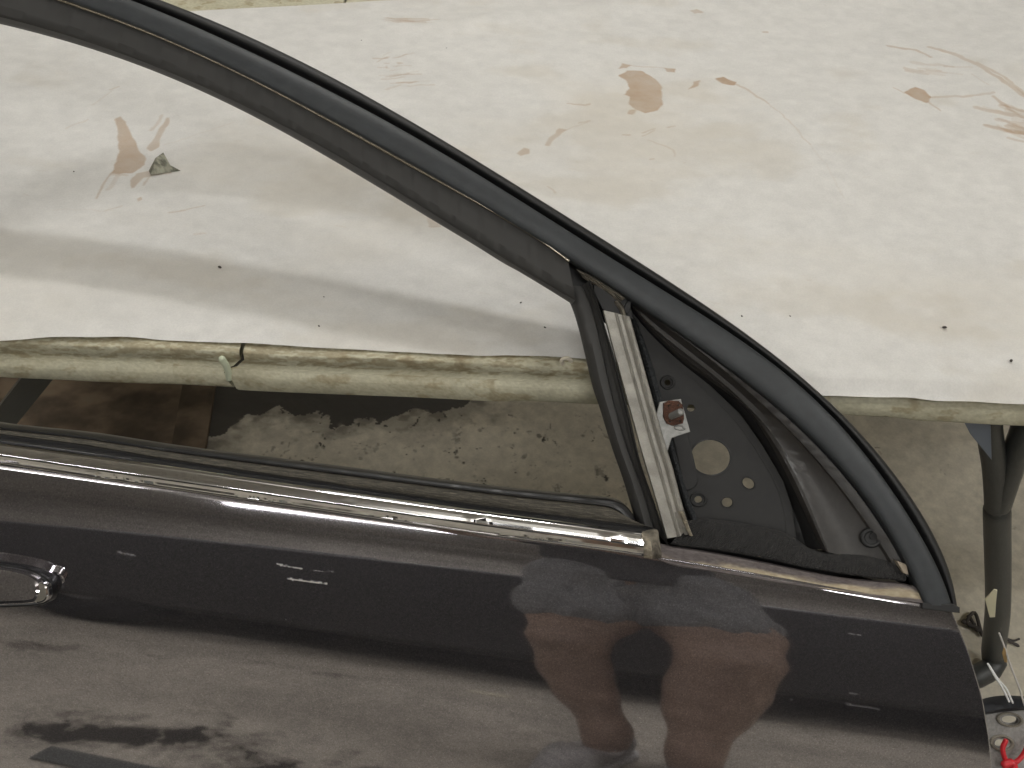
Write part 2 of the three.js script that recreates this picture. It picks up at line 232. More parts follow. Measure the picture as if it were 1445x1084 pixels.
// ---------------------------------------------------------------- paper on the table
const PX0 = -1.1, PXW = 2.2, PZ0 = -0.98, PZH = 1.04;
const paperTex = (() => {
  const W = 2048, H = 1024, px = (p) => [(p[0] - PX0) / PXW * W, (p[1] - PZ0) / PZH * H];
  const stain = drawn(W, H, (g) => {
    const R = rng(11);
    const poly = (pts, al) => { g.fillStyle = `rgba(255,255,255,${al})`; g.beginPath(); pts.map(px).forEach((p, i) => (i ? g.lineTo(...p) : g.moveTo(...p))); g.closePath(); g.fill(); };
    const line = (pts, wd, al) => { g.strokeStyle = `rgba(255,255,255,${al})`; g.lineWidth = wd; g.lineCap = 'round'; g.lineJoin = 'round'; g.beginPath(); pts.map(px).forEach((p, i) => (i ? g.lineTo(...p) : g.moveTo(...p))); g.stroke(); };
    poly([[.1316,-.5695],[.1434,-.5866],[.1636,-.5864],[.1824,-.5661],[.1899,-.5433],[.1887,-.4978],[.18,-.4824],[.1621,-.4718],[.1501,-.4798],[.1412,-.4937],[.141,-.5104],[.1354,-.5175],[.1431,-.5353],[.141,-.5546]], 0.62);
    poly([[.1284,-.5893],[.1371,-.6043],[.1512,-.6015],[.1427,-.5926]], 0.6); line([[.1511,-.5995],[.1795,-.6],[.1976,-.5976]], 1.6, 0.35); poly([[.1957,-.5995],[.2128,-.5969],[.211,-.5867],[.201,-.5878]], 0.65);
    poly([[.1423,-.4755],[.1511,-.4799],[.1465,-.465],[.139,-.4662]], 0.5);
    poly([[.2262,-.5408],[.2371,-.5632],[.2485,-.5681],[.2412,-.5537]], 0.55); poly([[.2671,-.5738],[.2807,-.579],[.2973,-.5666],[.2934,-.5584],[.2769,-.5628]], 0.75);
    line([[.2948,-.5624],[.3153,-.5352],[.3322,-.5085]], 3, 0.34); line([[.3322,-.5085],[.3519,-.4647],[.3713,-.4092]], 2, 0.2); line([[.3713,-.4092],[.3856,-.3596],[.3952,-.2912]], 1.5, 0.1);
    poly([[.5291,-.5579],[.5486,-.5733],[.56,-.5665],[.5643,-.5476],[.5565,-.5317],[.5412,-.5417]], 0.68); line([[.5155,-.5684],[.5302,-.5542]], 2, 0.3); line([[.5579,-.5375],[.5683,-.5122]], 2.5, 0.35);
    line([[.5374,-.6967],[.5754,-.6872],[.5949,-.6674]], 5, 0.4); line([[.6014,-.6983],[.632,-.6816],[.659,-.6459],[.6795,-.6028],[.7002,-.5614]], 7, 0.4); line([[.6592,-.6543],[.6822,-.6192],[.7094,-.5431]], 5, 0.35); line([[.6414,-.6196],[.6562,-.5888]], 1.5, 0.25); line([[.5643,-.5476],[.6135,-.5538],[.6571,-.5673]], 5, 0.3); line([[.6542,-.5574],[.6753,-.5122]], 5, 0.4);
    for (let k = 0; k < 26; k++) { const a = [[.6183,-.5352],[.6841,-.4334]], x = mix(a[0][0], a[1][0], R()), z = mix(a[0][1], a[1][1], R()); line([[x, z], [x + 0.03 + R() * 0.05, z + 0.01 + R() * 0.03]], 3 + R() * 8, 0.1 + R() * 0.2); }
    for (let k = 0; k < 10; k++) { const a = [[.538,-.6516],[.61,-.6167]], x = mix(a[0][0], a[1][0], R()), z = mix(a[0][1], a[1][1], R()); line([[x, z], [x + 0.02 + R() * 0.04, z + R() * 0.012]], 3 + R() * 5, 0.08 + R() * 0.15); }
    // splash left of the frame
    poly([[-.5283,-.3968],[-.5244,-.4023],[-.5147,-.391],[-.5055,-.3748],[-.4901,-.3495],[-.4787,-.3278],[-.467,-.3176],[-.4619,-.2961],[-.4671,-.2864],[-.4747,-.2767],[-.486,-.2743],[-.4966,-.275],[-.4974,-.301],[-.5034,-.3274],[-.5136,-.3591]], 0.55);
    line([[-.4962,-.2795],[-.4992,-.2553],[-.5007,-.2217]], 2.4, 0.35); poly([[-.4691,-.3318],[-.4674,-.3514],[-.4673,-.3781],[-.4636,-.4058],[-.4591,-.4027],[-.4584,-.3721],[-.4561,-.3361],[-.4622,-.3259]], 0.42); line([[-.4753,-.374],[-.4726,-.3912],[-.4708,-.4121]], 4, 0.22);
    poly([[-.4692,-.2636],[-.4679,-.2772],[-.4523,-.283],[-.4254,-.2929],[-.427,-.279],[-.4414,-.2748],[-.4541,-.2708],[-.4601,-.2495],[-.4643,-.2462]], 0.45); line([[-.4486,-.2727],[-.4505,-.2547]], 1.6, 0.4); line([[-.4869,-.2712],[-.4916,-.2412]], 5, 0.14); line([[-.4961,-.2735],[-.4768,-.272]], 3, 0.2);
    poly([[-.4525,-.2255],[-.4479,-.2301],[-.4447,-.2246],[-.4484,-.2201]], 0.4); line([[-.407,-.2022],[-.3902,-.2076],[-.3713,-.2189]], 2, 0.3); line([[-.4814,-.202],[-.466,-.2116]], 1.4, 0.25); line([[-.5419,-.1974],[-.5137,-.1996],[-.4729,-.2013]], 1, 0.12); line([[-.5829,-.37],[-.5665,-.3867],[-.5623,-.3939]], 2, 0.18); line([[-.5685,-.4284],[-.5528,-.4699]], 2, 0.15); line([[-.5575,-.4694],[-.5475,-.4778]], 2, 0.3); line([[-.4504,-.3414],[-.4069,-.3764],[-.3762,-.4028]], 1, 0.25);
    line([[-.3675,-.1617],[-.356,-.1679]], 3, 0.15);
    // the others across the sheet
    poly([[-.0073,-.36],[.0005,-.3737],[.0096,-.3728],[.0089,-.3613],[-.0008,-.354]], 0.5); poly([[.0276,-.3842],[.0347,-.4049],[.0477,-.4249],[.0551,-.4221],[.0421,-.4022],[.034,-.3831]], 0.42); line([[.0523,-.4201],[.0853,-.4438]], 1.4, 0.25); line([[.0573,-.4882],[.0813,-.4867],[.0881,-.4891]], 2.2, 0.35); line([[.074,-.4411],[.0881,-.4458]], 2, 0.35);
    line([[.1293,-.4163],[.1386,-.417]], 2.2, 0.5); line([[.1537,-.4217],[.174,-.4338]], 1.6, 0.4); line([[.1542,-.4132],[.1728,-.4285]], 1.6, 0.4); line([[.1884,-.4385],[.2001,-.4447]], 1.3, 0.35); line([[.1629,-.4038],[.1808,-.3952],[.1918,-.3828],[.1933,-.3666]], 2, 0.22); line([[.1621,-.3592],[.1685,-.3613]], 2, 0.4); line([[.0338,-.2883],[.0408,-.2769]], 2, 0.3);
    poly([[.2483,-.774],[.26,-.7823],[.2691,-.7736],[.2574,-.7654]], 0.5); poly([[.3517,-.7191],[.3607,-.7223],[.3608,-.7155],[.3522,-.7147]], 0.35);
    poly([[-.1084,-.2193],[-.1005,-.2144],[-.0862,-.2016],[-.094,-.1956],[-.104,-.1976]], 0.22); line([[-.1039,-.1962],[-.0907,-.1958]], 1.5, 0.4);
    for (let k = 0; k < 30; k++) { const a = [[-.1998,-.5898],[-.1059,-.6193],[-.1752,-.5033]], t = R(), x = mix(a[0][0], a[2][0], t) + (R() - 0.5) * 0.04, z = mix(a[0][1], a[2][1], t) + (R() - 0.5) * 0.01; line([[x, z], [x + R() * 0.04, z - R() * 0.016]], 1 + R() * 3, 0.1 + R() * 0.2); }
    for (let k = 0; k < 24; k++) { const a = [[-.2187,-.7072],[-.169,-.6894]], x = mix(a[0][0], a[1][0], R()), z = mix(a[0][1], a[1][1], R()); line([[x, z], [x + 0.02 + R() * 0.04, z + (R() - 0.5) * 0.016]], 1 + R() * 4, 0.08 + R() * 0.16); }
    for (let k = 0; k < 240; k++) { const x = PX0 + R() * PXW, z = PZ0 + R() * PZH; const l = R() * R() * 0.02, a = R() * 0.9 - 0.45; line([[x, z], [x + l * Math.cos(a), z + l * Math.sin(a)]], 0.6 + R(), 0.05 + 0.16 * R() * R()); }
  });
  return colorTex(W, H, (u, v, i, j) => {
    const x = u * PXW, z = v * PZH, wu = u + (fbm(x * 70, z * 70, 101, 2) - 0.5) * 0.0026, wv = v + (fbm(x * 70, z * 70, 107, 2) - 0.5) * 0.0055;
    const du = 0.6 / W, dv = 0.6 / H, s = (stain(wu - du, wv) + stain(wu + du, wv) + stain(wu, wv - dv) + stain(wu, wv + dv)) / 4, lin1 = fbm(x * 26, z * 110, 111, 4), cloud = fbm(x * 5, z * 7, 113, 4), spot = fbm(x * 60, z * 75, 117, 3), f = hash(i, j, 119), dirt = fbm(x * 2.4 + 5, z * 4.5, 121, 4);
    const k = 214 + 4 * (lin1 - 0.5) + 8 * (cloud - 0.5) + 15 * (spot - 0.5) + 9 * (f - 0.5);
    let c = [k, k * 0.992, k * 0.972]; c = mix3(c, [204, 197, 184], smooth(0.5, 0.75, dirt) * 0.3 * (0.6 + 0.8 * lin1));
    c = mix3(c, [186, 176, 158], smooth(0.6, 0.75, fbm(x * 9, z * 16, 141, 5) * 0.7 + dirt * 0.4) * 0.2);
    return mix3(c, [150, 115, 82], clamp(s * (0.8 + 0.6 * (spot - 0.4) + 0.5 * (cloud - 0.5))) * 0.8);
  });
})();
const paperBump = grayTex(1024, 512, (u, v) => 0.5 + 0.5 * (fbm(u * 90, v * 60, 131, 3) - 0.5) + 0.6 * (fbm(u * 9, v * 14, 137, 3) - 0.5));
const paperMat = std({ map: paperTex, bumpMap: paperBump, bumpScale: 0.0014, roughness: 0.82 });
{
  // front and back cut edges of the sheet: [x, z]
  const fr = [[-.7248,.0444],[-.5201,.0234],[-.4575,.0171],[-.3799,.0108],[-.3071,.0123],[-.2202,.0129],[-.1479,.0123],[-.0753,.0149],[-.0032,.0122],[.0692,.0127],[.1269,.0173],[.2968,.037],[.411,.0357],[.5145,.0351],[.697,.0335]].map((p) => [p[0], p[1]]);
  const bk = [[-.8627,-.6209],[-.5046,-.7031],[-.2679,-.7573],[.0138,-.8226],[.4104,-.9366],[1.061,-1.1062]];
  const at = (L, x) => { for (let i = 0; i + 1 < L.length; i++) if (x <= L[i + 1][0] || i + 2 === L.length) return mix(L[i][1], L[i + 1][1], (x - L[i][0]) / (L[i + 1][0] - L[i][0])); };
  const nx = 260, nz = 130, pos = [], uv = [], idx = [];
  for (let j = 0; j <= nz; j++) for (let i = 0; i <= nx; i++) {
    const x = mix(-1.02, 1.02, i / nx), zf = Math.min(at(fr, x), FRONT + 0.012), zb = Math.max(at(bk, x), -0.95), t = j / nz, z = mix(zb, zf, t);
    let y = TOP + 0.0025 + 0.008 * Math.max(0, fbm(x * 2.1, z * 3.2, 151, 3) - 0.42) + 0.012 * Math.max(0, fbm(x * 4 + z * 3, z * 5 - x, 157, 2) - 0.5);
    y += 0.006 * Math.exp(-(((z - zb - 0.09 + x * 0.05) / 0.03) ** 2)) * smooth(-0.5, 0, x);
    const over = z - (FRONT - 0.007); if (over > -0.004) y -= 0.5 * (over + 0.004) + 0.4 * Math.max(0, over) ; y = Math.max(y, over > 0 ? 0.73 : 0);
    if (j > nz - 4) y += 0.0035 * (noise(x * 30, 2, 163) - 0.35) * (j - nz + 4) / 4;
    pos.push(x, y, z); uv.push((x - PX0) / PXW, (z - PZ0) / PZH);
  }
  for (let j = 0; j < nz; j++) for (let i = 0; i < nx; i++) { const a = j * (nx + 1) + i; idx.push(a, a + nx + 1, a + 1, a + 1, a + nx + 1, a + nx + 2); }
  const g = geoFrom(pos, uv, idx, 0); paperBump.repeat.set(1, 1);
  solo('paper_sheet', g, paperMat, 'wide white paper sheet with brown stains spread over the table', 'paper');
}
// ---------------------------------------------------------------- the car door (local x along the belt line, y up the window, z outward)
const door = thing('car_door', 'dark grey metallic car door leaning against the table, its window glass missing', 'car door', null, [.0049,.6929,.1546]);
door.rotation.set(-Math.PI / 4, 0, -THREE.MathUtils.degToRad(5.4) * 1.0);
{ // exact lean and turn
  const a = THREE.MathUtils.degToRad(5.4), X = new THREE.Vector3(Math.cos(a), -Math.sin(a) * Math.SQRT1_2, Math.sin(a) * Math.SQRT1_2), N = new THREE.Vector3(0, Math.SQRT1_2, Math.SQRT1_2), Y = N.clone().cross(X);
  door.quaternion.setFromRotationMatrix(new THREE.Matrix4().makeBasis(X, Y, N));
}
door.updateMatrixWorld(true);
const toWorld = (p) => vec(p).applyMatrix4(door.matrixWorld);

// rails of the window frame
const SIL = [[-.8032,.4717,-.02],[-.7976,.4732,-.02],[-.7816,.4767,-.02],[-.7571,.4795,-.02],[-.7253,.4793,-.02],[-.6862,.4755,-.02],[-.6391,.4689,-.02],[-.5837,.4607,-.02],[-.5213,.4513,-.02],[-.4536,.4399,-.02],[-.3822,.4248,-.02],[-.3082,.4049,-.02],[-.2326,.38,-.02],[-.1565,.3507,-.02],[-.081,.319,-.02],[-.0068,.2863,-.02],[.0657,.2539,-.02],[.1357,.2218,-.02],[.2013,.1892,-.02],[.2606,.1552,-.02],[.312,.1198,-.02],[.3549,.0838,-.02],[.3892,.0489,-.02],[.4148,.0169,-.02],[.4319,-.0105,-.02],[.4413,-.0317,-.02],[.4454,-.0453,-.02],[.4464,-.05,-.02]];
const TRO = [[-.7938,.457,0],[-.7886,.4598,0],[-.7737,.4654,0],[-.7503,.4685,0],[-.7192,.466,0],[-.6805,.4591,0],[-.6337,.4516,0],[-.5792,.445,0],[-.5185,.4376,0],[-.453,.4263,0],[-.384,.4098,0],[-.312,.3888,0],[-.2382,.3647,0],[-.1637,.3378,0],[-.09,.3078,0],[-.0177,.2759,0],[.053,.244,0],[.1215,.2138,0],[.1861,.1843,0],[.2445,.1528,0],[.2948,.1181,0],[.3362,.0817,0],[.3692,.047,0],[.3946,.0166,0],[.4128,-.0083,0],[.4247,-.0276,0],[.4311,-.0404,0],[.4331,-.0449,0]];
const TRI = [[-.8194,.4438,0],[-.8144,.4459,0],[-.7998,.4505,0],[-.7766,.4535,0],[-.7455,.4519,0],[-.707,.4458,0],[-.6608,.4375,0],[-.6073,.4288,0],[-.5473,.4199,0],[-.4821,.4087,0],[-.4132,.3932,0],[-.3418,.373,0],[-.2688,.3489,0],[-.1949,.3221,0],[-.1213,.2935,0],[-.0488,.2635,0],[.0214,.2324,0],[.0885,.2009,0],[.1516,.1694,0],[.2096,.1379,0],[.2609,.106,0],[.3042,.0736,0],[.3389,.0417,0],[.3652,.0119,0],[.3839,-.0134,0],[.3962,-.0324,0],[.4031,-.0441,0],[.4054,-.0481,0]];
const N2 = 320;
const sil = spread(SIL, N2), tro = spread(TRO, N2), tri = spread(TRI, N2);
const lift = (L, w) => L.map((p) => [p.x, p.y, p.z + w]);
part('edge_seal', band(lift(sil, 0), lift(tro, 0), [[0, -0.03], [0.01, -0.002], [0.06, 0.002], [0.2, 0.0035], [0.42, 0.0015], [0.6, -0.003], [0.72, -0.01], [0.85, -0.017], [1.0, -0.022]], N2, 0), M.rubberDark, door);
part('frame_trim', band(lift(tro, 0), lift(tri, 0), [[0, -0.018], [0.004, -0.005], [0.012, -0.0014], [0.03, 0.0], [0.06, 0.0008], [0.15, 0.0022], [0.3, 0.0036], [0.5, 0.0046], [0.7, 0.0046], [0.86, 0.0038], [0.95, 0.0026], [0.985, 0.0012], [0.996, -0.004], [1.0, -0.016]], N2, 0), M.matteBlack, door);
part('frame_back', band(lift(sil, -0.03), [[-.8585,.3822,-.045],[-.7171,.3963,-.045],[-.5729,.3908,-.045],[-.5001,.3824,-.045],[-.4465,.3734,-.045],[-.3954,.3619,-.045],[-.3175,.3385,-.045],[-.2388,.3087,-.045],[-.1596,.2761,-.045],[-.107,.2541,-.045],[-.0381,.2229,-.045],[-.0064,.2116,-.045],[.0256,.1981,-.045],[.1047,.1605,-.045],[.1909,.1081,-.045],[.2581,.0387,-.045],[.2921,.0004,-.045],[.3081,-.0117,-.045]], [[0, 0.02], [0.05, 0.004], [0.5, 0.012], [0.95, 0.004], [1, 0.012]], N2, 1), M.rubberDark, door);
// bead along the inner edge of the trim, and the glass run channel
const TRI2 = [[-.8194,.4438,0],[-.8164,.4444,0],[-.8072,.4459,0],[-.7923,.4475,0],[-.7719,.4484,0],[-.7465,.4479,0],[-.7164,.4454,0],[-.682,.4412,0],[-.6436,.4355,0],[-.6016,.4289,0],[-.5566,.4215,0],[-.5093,.4133,0],[-.4606,.4038,0],[-.4113,.3927,0],[-.3622,.3796,0],[-.3139,.3646,0],[-.2671,.3484,0],[-.2222,.3317,0],[-.1796,.3154,0],[-.1399,.3001,0],[-.1035,.2862,0],[-.0709,.2737,0],[-.0428,.2624,0],[-.0195,.2524,0],[-.0013,.2438,0],[.0117,.237,0],[.0195,.2326,0],[.0221,.2311,0]];
const LIP = [[-.8339,.3845,-.012],[-.8309,.385,-.012],[-.8218,.3865,-.012],[-.8069,.3887,-.012],[-.7862,.3912,-.012],[-.76,.3937,-.012],[-.7287,.3958,-.012],[-.6926,.3969,-.012],[-.6524,.3968,-.012],[-.6085,.395,-.012],[-.5617,.3912,-.012],[-.5126,.3853,-.012],[-.4622,.377,-.012],[-.4111,.3662,-.012],[-.3602,.3531,-.012],[-.3103,.338,-.012],[-.2619,.3212,-.012],[-.2158,.3035,-.012],[-.1724,.2854,-.012],[-.1322,.2678,-.012],[-.0955,.2513,-.012],[-.0626,.2365,-.012],[-.034,.2238,-.012],[-.0099,.2134,-.012],[.0094,.2054,-.012],[.0234,.1998,-.012],[.0319,.1965,-.012],[.0347,.1954,-.012]];
const INN = [[-.8466,.3783,-.03],[-.8435,.379,-.03],[-.8342,.381,-.03],[-.8189,.3837,-.03],[-.7979,.3868,-.03],[-.7715,.3895,-.03],[-.74,.3915,-.03],[-.7037,.3925,-.03],[-.6632,.3924,-.03],[-.6188,.3909,-.03],[-.5713,.3878,-.03],[-.5215,.3827,-.03],[-.4702,.3752,-.03],[-.4184,.3649,-.03],[-.3669,.3518,-.03],[-.3165,.3362,-.03],[-.2678,.3187,-.03],[-.2213,.3003,-.03],[-.1774,.282,-.03],[-.1364,.2645,-.03],[-.0989,.2485,-.03],[-.0653,.2344,-.03],[-.0361,.2221,-.03],[-.0117,.2118,-.03],[.0076,.2035,-.03],[.0215,.1974,-.03],[.0299,.1936,-.03],[.0327,.1923,-.03]];
part('frame_bead', tube(TRI2.map((p) => [p[0], p[1], 0.0004]), 0.0016, 100, 8), phys({ color: lin(0.3, 0.27, 0.22), roughness: 0.16, metalness: 0.85 }), door);
const channel = part('run_channel', band(TRI2, LIP, [[0, -0.006], [0.03, -0.003], [0.1, -0.0035], [0.3, -0.0015], [0.7, 0.002], [0.94, 0.003], [1, 0.0005]], 240, 0.9), M.rubber, door);
part('lip', band(LIP, INN, [[0, -0.002], [0.06, 0.0008], [0.3, 0.004], [0.7, 0.0075], [0.94, 0.0085], [1, 0.004]], 240, 0.9), std({ color: lin(0.085, 0.084, 0.082), roughness: 0.6 }), channel);
// rear upright of the frame, outside the picture; its shadow falls on the paper
part('rear_pillar_trim', band([[-.8666,.4638,-.004],[-.884,.22,-.004],[-.8755,-.0614,-.004]], [[-.7938,.4119,-.004],[-.8266,.2281,-.004],[-.8201,-.0536,-.004]], [[0, -0.03], [0, -0.004], [0.1, 0.002], [0.5, 0.005], [0.9, 0.002], [1, -0.004], [1, -0.03]], 40, 0.7), M.matteBlack, door);
// division bar between window and mirror panel
const DBL = [[.0219,.2082,-.028],[.0326,.1921,-.028],[.0394,.1789,-.028],[.0535,.1442,-.028],[.0656,.1128,-.028],[.0733,.0983,-.028],[.0925,.0573,-.028],[.1089,.0257,-.028],[.1264,-.0134,-.028]];
const DBM = [[.0387,.2106,-.02],[.0494,.1939,-.02],[.0608,.1675,-.02],[.0755,.1275,-.02],[.0886,.0943,-.02],[.1068,.0549,-.02],[.1246,.0224,-.02],[.1409,-.0138,-.02]];
const DBR = [[.0463,.2171,-.012],[.06,.1885,-.012],[.085,.1343,-.012],[.105,.0857,-.012],[.1184,.0501,-.012],[.1404,.0073,-.012],[.158,-.0291,-.012]];
part('division_bar', mergeGeometries([
  band(DBL, DBM, [[0, -0.012], [0, 0.002], [0.1, 0.0065], [0.5, 0.0075], [1, 0.002]], 60, 0.8),
  band(DBM, DBR, [[0, 0.002], [0.1, -0.002], [0.55, -0.0035], [0.62, 0.0015], [0.72, 0.003], [0.78, 0.0005], [0.84, 0.0005], [0.88, 0.0035], [0.94, 0.0035], [1, 0.0], [1, -0.012]], 60, 0.8),
]), M.rubber, door);
// corner block where the channels meet
part('corner_gusset', slab([[.0505,.2164,-.02],[.0579,.2133,-.02],[.0829,.2049,-.02],[.0902,.1926,-.02],[.0925,.1859,-.02],[.0758,.1857,-.02],[.0624,.1915,-.02],[.0518,.2068,-.02]], -0.021, 0.006, 0.001), M.rubberDark, door);
const residue = std({ color: lin(0.36, 0.33, 0.27), roughness: 0.9, map: scaled(mottle, 0.05, 0.05), bumpMap: scaled(grain, 0.22), bumpScale: 0.0008 });
const ledgeTex = colorTex(1024, 128, (u, v) => { const rag = fbm(u * 12, v * 4, 231, 5) - 0.5, n = fbm(u * 70, v * 12, 233, 4) - 0.5, b = smooth(0.42, 0.7, v + rag * 0.35 + (u - 0.75) * 0.3) * (1 - smooth(0.86, 0.97, v + rag * 0.2)) * smooth(-0.02, 0.08, u + rag * 0.1); const c = mix3([92, 85, 84], [176, 163, 136], b * 0.9), k = 40 * n; return [c[0] + k, c[1] + k, c[2] + k]; });
const residueDark = std({ color: lin(0.2, 0.185, 0.155), roughness: 0.85, map: scaled(mottle, 0.05, 0.05), bumpMap: scaled(grain, 0.22), bumpScale: 0.0008 });
part('adhesive_strip', band([[.0304,.226,-.012],[.0449,.2218,-.012],[.064,.2148,-.012],[.0834,.205,-.012]], [[.0386,.2183,-.014],[.0505,.213,-.014],[.0608,.2089,-.014],[.0768,.1987,-.014]], [[0, -0.002], [0.1, 0.003], [0.4, 0.0045], [0.6, 0.003], [0.75, 0.005], [1, -0.001]], 40, 0.9, (a, b) => (noise(a * 400, b * 900, 7) - 0.5) * 0.0015), residueDark, door);
part('adhesive_strip', band([[.0756,.2011,-.012],[.0818,.1964,-.012],[.086,.1866,-.012]], [[.0717,.1992,-.012],[.0774,.193,-.012],[.0829,.1841,-.012]], [[0, 0], [0.3, 0.004], [0.7, 0.004], [1, 0]], 20), residueDark, door);
part('clip', slab([[.0842,.1995,-.012],[.0879,.2028,-.012],[.0885,.1932,-.012],[.0863,.1894,-.012],[.083,.1931,-.012]], -0.018, 0.006, 0.0006), M.rubberDark, door);
// aluminium channel
{
  const L = [[.0622,.1891,-.006],[.0777,.1526,-.006],[.1064,.0861,-.006],[.1217,.051,-.006],[.1385,.0147,-.006],[.1538,-.0205,-.006]], R = [[.0888,.1866,-.006],[.1061,.1469,-.006],[.1255,.102,-.006],[.1407,.0675,-.006],[.1484,.052,-.006],[.1641,.0141,-.006],[.1768,-.0124,-.006]];
  M.channel = std({ color: lin(0.46, 0.455, 0.44), roughness: 0.5, metalness: 0.35, map: scaled(dust, 0.25) });
  const dd = (x) => x * 0.001;
  part('metal_channel', band(L, R, [[0, dd(-8)], [0, dd(0)], [0.02, dd(1)], [0.4, dd(1.6)], [0.43, dd(1.2)], [0.45, dd(3.2)], [0.48, dd(3.6)], [0.5, dd(2.2)], [0.52, dd(3.2)], [0.55, dd(3.0)], [0.58, dd(0.6)], [0.7, dd(-0.6)], [0.76, dd(0.8)], [0.8, dd(2.4)], [0.85, dd(1.4)], [0.88, dd(-0.4)], [0.96, dd(0)], [0.99, dd(0.8)], [1, dd(-1)], [1, dd(-9)]], 50, 0.5), M.channel, door);
  // upper end, cut at a slant
  part('adhesive_strip', band([[.1603,.0072,-.002],[.1683,-.0055,-.002],[.1744,-.0142,-.002]], [[.1649,.0092,-.002],[.1732,-.0061,-.002],[.1777,-.0138,-.002]], [[0, -0.001], [0.3, 0.003], [0.7, 0.0035], [1, -0.001]], 20, 0.8, (a, b) => (noise(a * 500, b * 900, 3) - 0.5) * 0.002), residue, door);
}
// mirror mounting panel
const PLW = -0.03;
M.plate = phys({ color: lin(0.02, 0.02, 0.021), roughness: 0.62, map: scaled(dust, 0.12) });
{
  const pl = [[.0835,.198,-.03],[.0922,.1964,-.03],[.1188,.1733,-.03],[.1525,.1497,-.03],[.1815,.1298,-.03],[.2113,.1085,-.03],[.2387,.0798,-.03],[.2636,.048,-.03],[.2765,.0215,-.03],[.2856,-.0125,-.03],[.1721,-.0299,-.03],[.1512,.0181,-.03],[.1232,.0919,-.03]];
  const k = (1.02 + 0.03) / 1500, E = (p, rx, ry, rot = 0) => [p[0], p[1], rx * k, ry * k, rot];
  const H = [E([.1892,.0619,-.03], 28.5, 25.5), E([.2299,.0418,-.03], 9.5, 7, -0.5), E([.2117,.0202,-.03], 8, 7), E([.1832,.019,-.03], 5.6, 4.8), E([.137,.1292,-.03], 4.6, 4.4), E([.1634,.1074,-.03], 5.6, 5)];
  const plate = part('mirror_plate', slab(pl, PLW - 0.002, 0.002, 0.0006, false, H), M.plate, door);
  for (const [x, y, rx, ry] of [H[3], H[4]]) { const t = new THREE.TorusGeometry(rx * 1.85, 0.0016, 10, 32); t.scale(1, ry / rx, 1); t.translate(x, y, PLW + 0.0006); part('hole_collar', t, M.plate, plate); }
  { const [x, y, rx, ry] = H[0]; const t = new THREE.TorusGeometry(rx, 0.0009, 8, 48); t.scale(1, ry / rx, 1); t.translate(x, y, PLW + 0.0004); part('hole_collar', t, M.gloss, plate); }
  for (const [x, y, rx, ry, rot] of [H[1], H[2]]) { const t = new THREE.TorusGeometry(rx * 1.08, 0.0008, 8, 32); t.scale(1, ry / rx, 1); t.rotateZ(rot); t.translate(x, y, PLW + 0.0005); part('hole_collar', t, M.plate, plate); }
  part('stiffener', slab([[.1473,.084,-.028],[.158,.0884,-.028],[.1682,.0658,-.028],[.1772,.0417,-.028],[.1777,.0333,-.028],[.1728,.0284,-.028],[.1675,.0304,-.028],[.1585,.0546,-.028]], PLW - 0.0005, 0.0016, 0.0016, true), M.plate, plate);
  // flock strip between aluminium and plate
  part('flock_strip', band([[.0908,.1885,-.02],[.1091,.1476,-.02],[.1288,.1021,-.02],[.1503,.054,-.02],[.1686,.0132,-.02],[.1814,-.0081,-.02]], [[.098,.1855,-.024],[.1181,.1476,-.024],[.1368,.1045,-.024],[.1569,.0561,-.024],[.1742,.0184,-.024],[.1854,-.0011,-.024]], [[0, 0], [0.3, 0.004], [0.7, 0.003], [1, -0.004]], 160, 0.4, (a, b, j, i) => (hash(i, j, 9) - 0.5) * 0.0022), std({ color: lin(0.02, 0.022, 0.024), roughness: 0.95 }), plate);
  // gutter and flange out to the trim
  const G0 = [[.0898,.1932,-.03],[.1152,.1685,-.03],[.1497,.1444,-.03],[.1789,.123,-.03],[.2073,.1016,-.03],[.2348,.0722,-.03],[.2591,.0403,-.03],[.2686,.0176,-.03],[.2777,-.0172,-.03]];
  const G1 = [[.0865,.2006,-.022],[.0932,.1931,-.022],[.1256,.1668,-.022],[.1497,.1506,-.022],[.1792,.1351,-.022],[.2134,.116,-.022],[.2406,.0876,-.022],[.2649,.0545,-.022],[.2899,.016,-.022],[.3086,-.0123,-.022]];
  const G2 = [[.0878,.2017,-.016],[.0885,.2009,-.016],[.0908,.1986,-.016],[.0946,.1949,-.016],[.1001,.1901,-.016],[.1074,.1844,-.016],[.1163,.178,-.016],[.127,.1712,-.016],[.1392,.1639,-.016],[.1527,.1562,-.016],[.1672,.1481,-.016],[.1822,.1392,-.016],[.1973,.1295,-.016],[.2122,.1189,-.016],[.2264,.1074,-.016],[.2397,.0949,-.016],[.2519,.0818,-.016],[.2629,.0682,-.016],[.2728,.0547,-.016],[.2814,.0417,-.016],[.289,.0294,-.016],[.2955,.0183,-.016],[.301,.0087,-.016],[.3056,.0008,-.016],[.3092,-.0054,-.016],[.3119,-.0098,-.016],[.3135,-.0125,-.016],[.314,-.0134,-.016]];
  const G3 = [[.0878,.202,-.01],[.0889,.2014,-.01],[.0921,.1997,-.01],[.0975,.197,-.01],[.105,.1931,-.01],[.1144,.1882,-.01],[.1256,.1822,-.01],[.1385,.1753,-.01],[.1527,.1674,-.01],[.1682,.1585,-.01],[.1845,.1487,-.01],[.2015,.1382,-.01],[.2189,.1268,-.01],[.2363,.1148,-.01],[.2535,.1023,-.01],[.2702,.0894,-.01],[.2862,.0763,-.01],[.3012,.0631,-.01],[.3151,.0503,-.01],[.3278,.0378,-.01],[.3391,.0261,-.01],[.349,.0154,-.01],[.3574,.0058,-.01],[.3643,-.0023,-.01],[.3697,-.0088,-.01],[.3735,-.0136,-.01],[.3758,-.0165,-.01],[.3765,-.0175,-.01]];
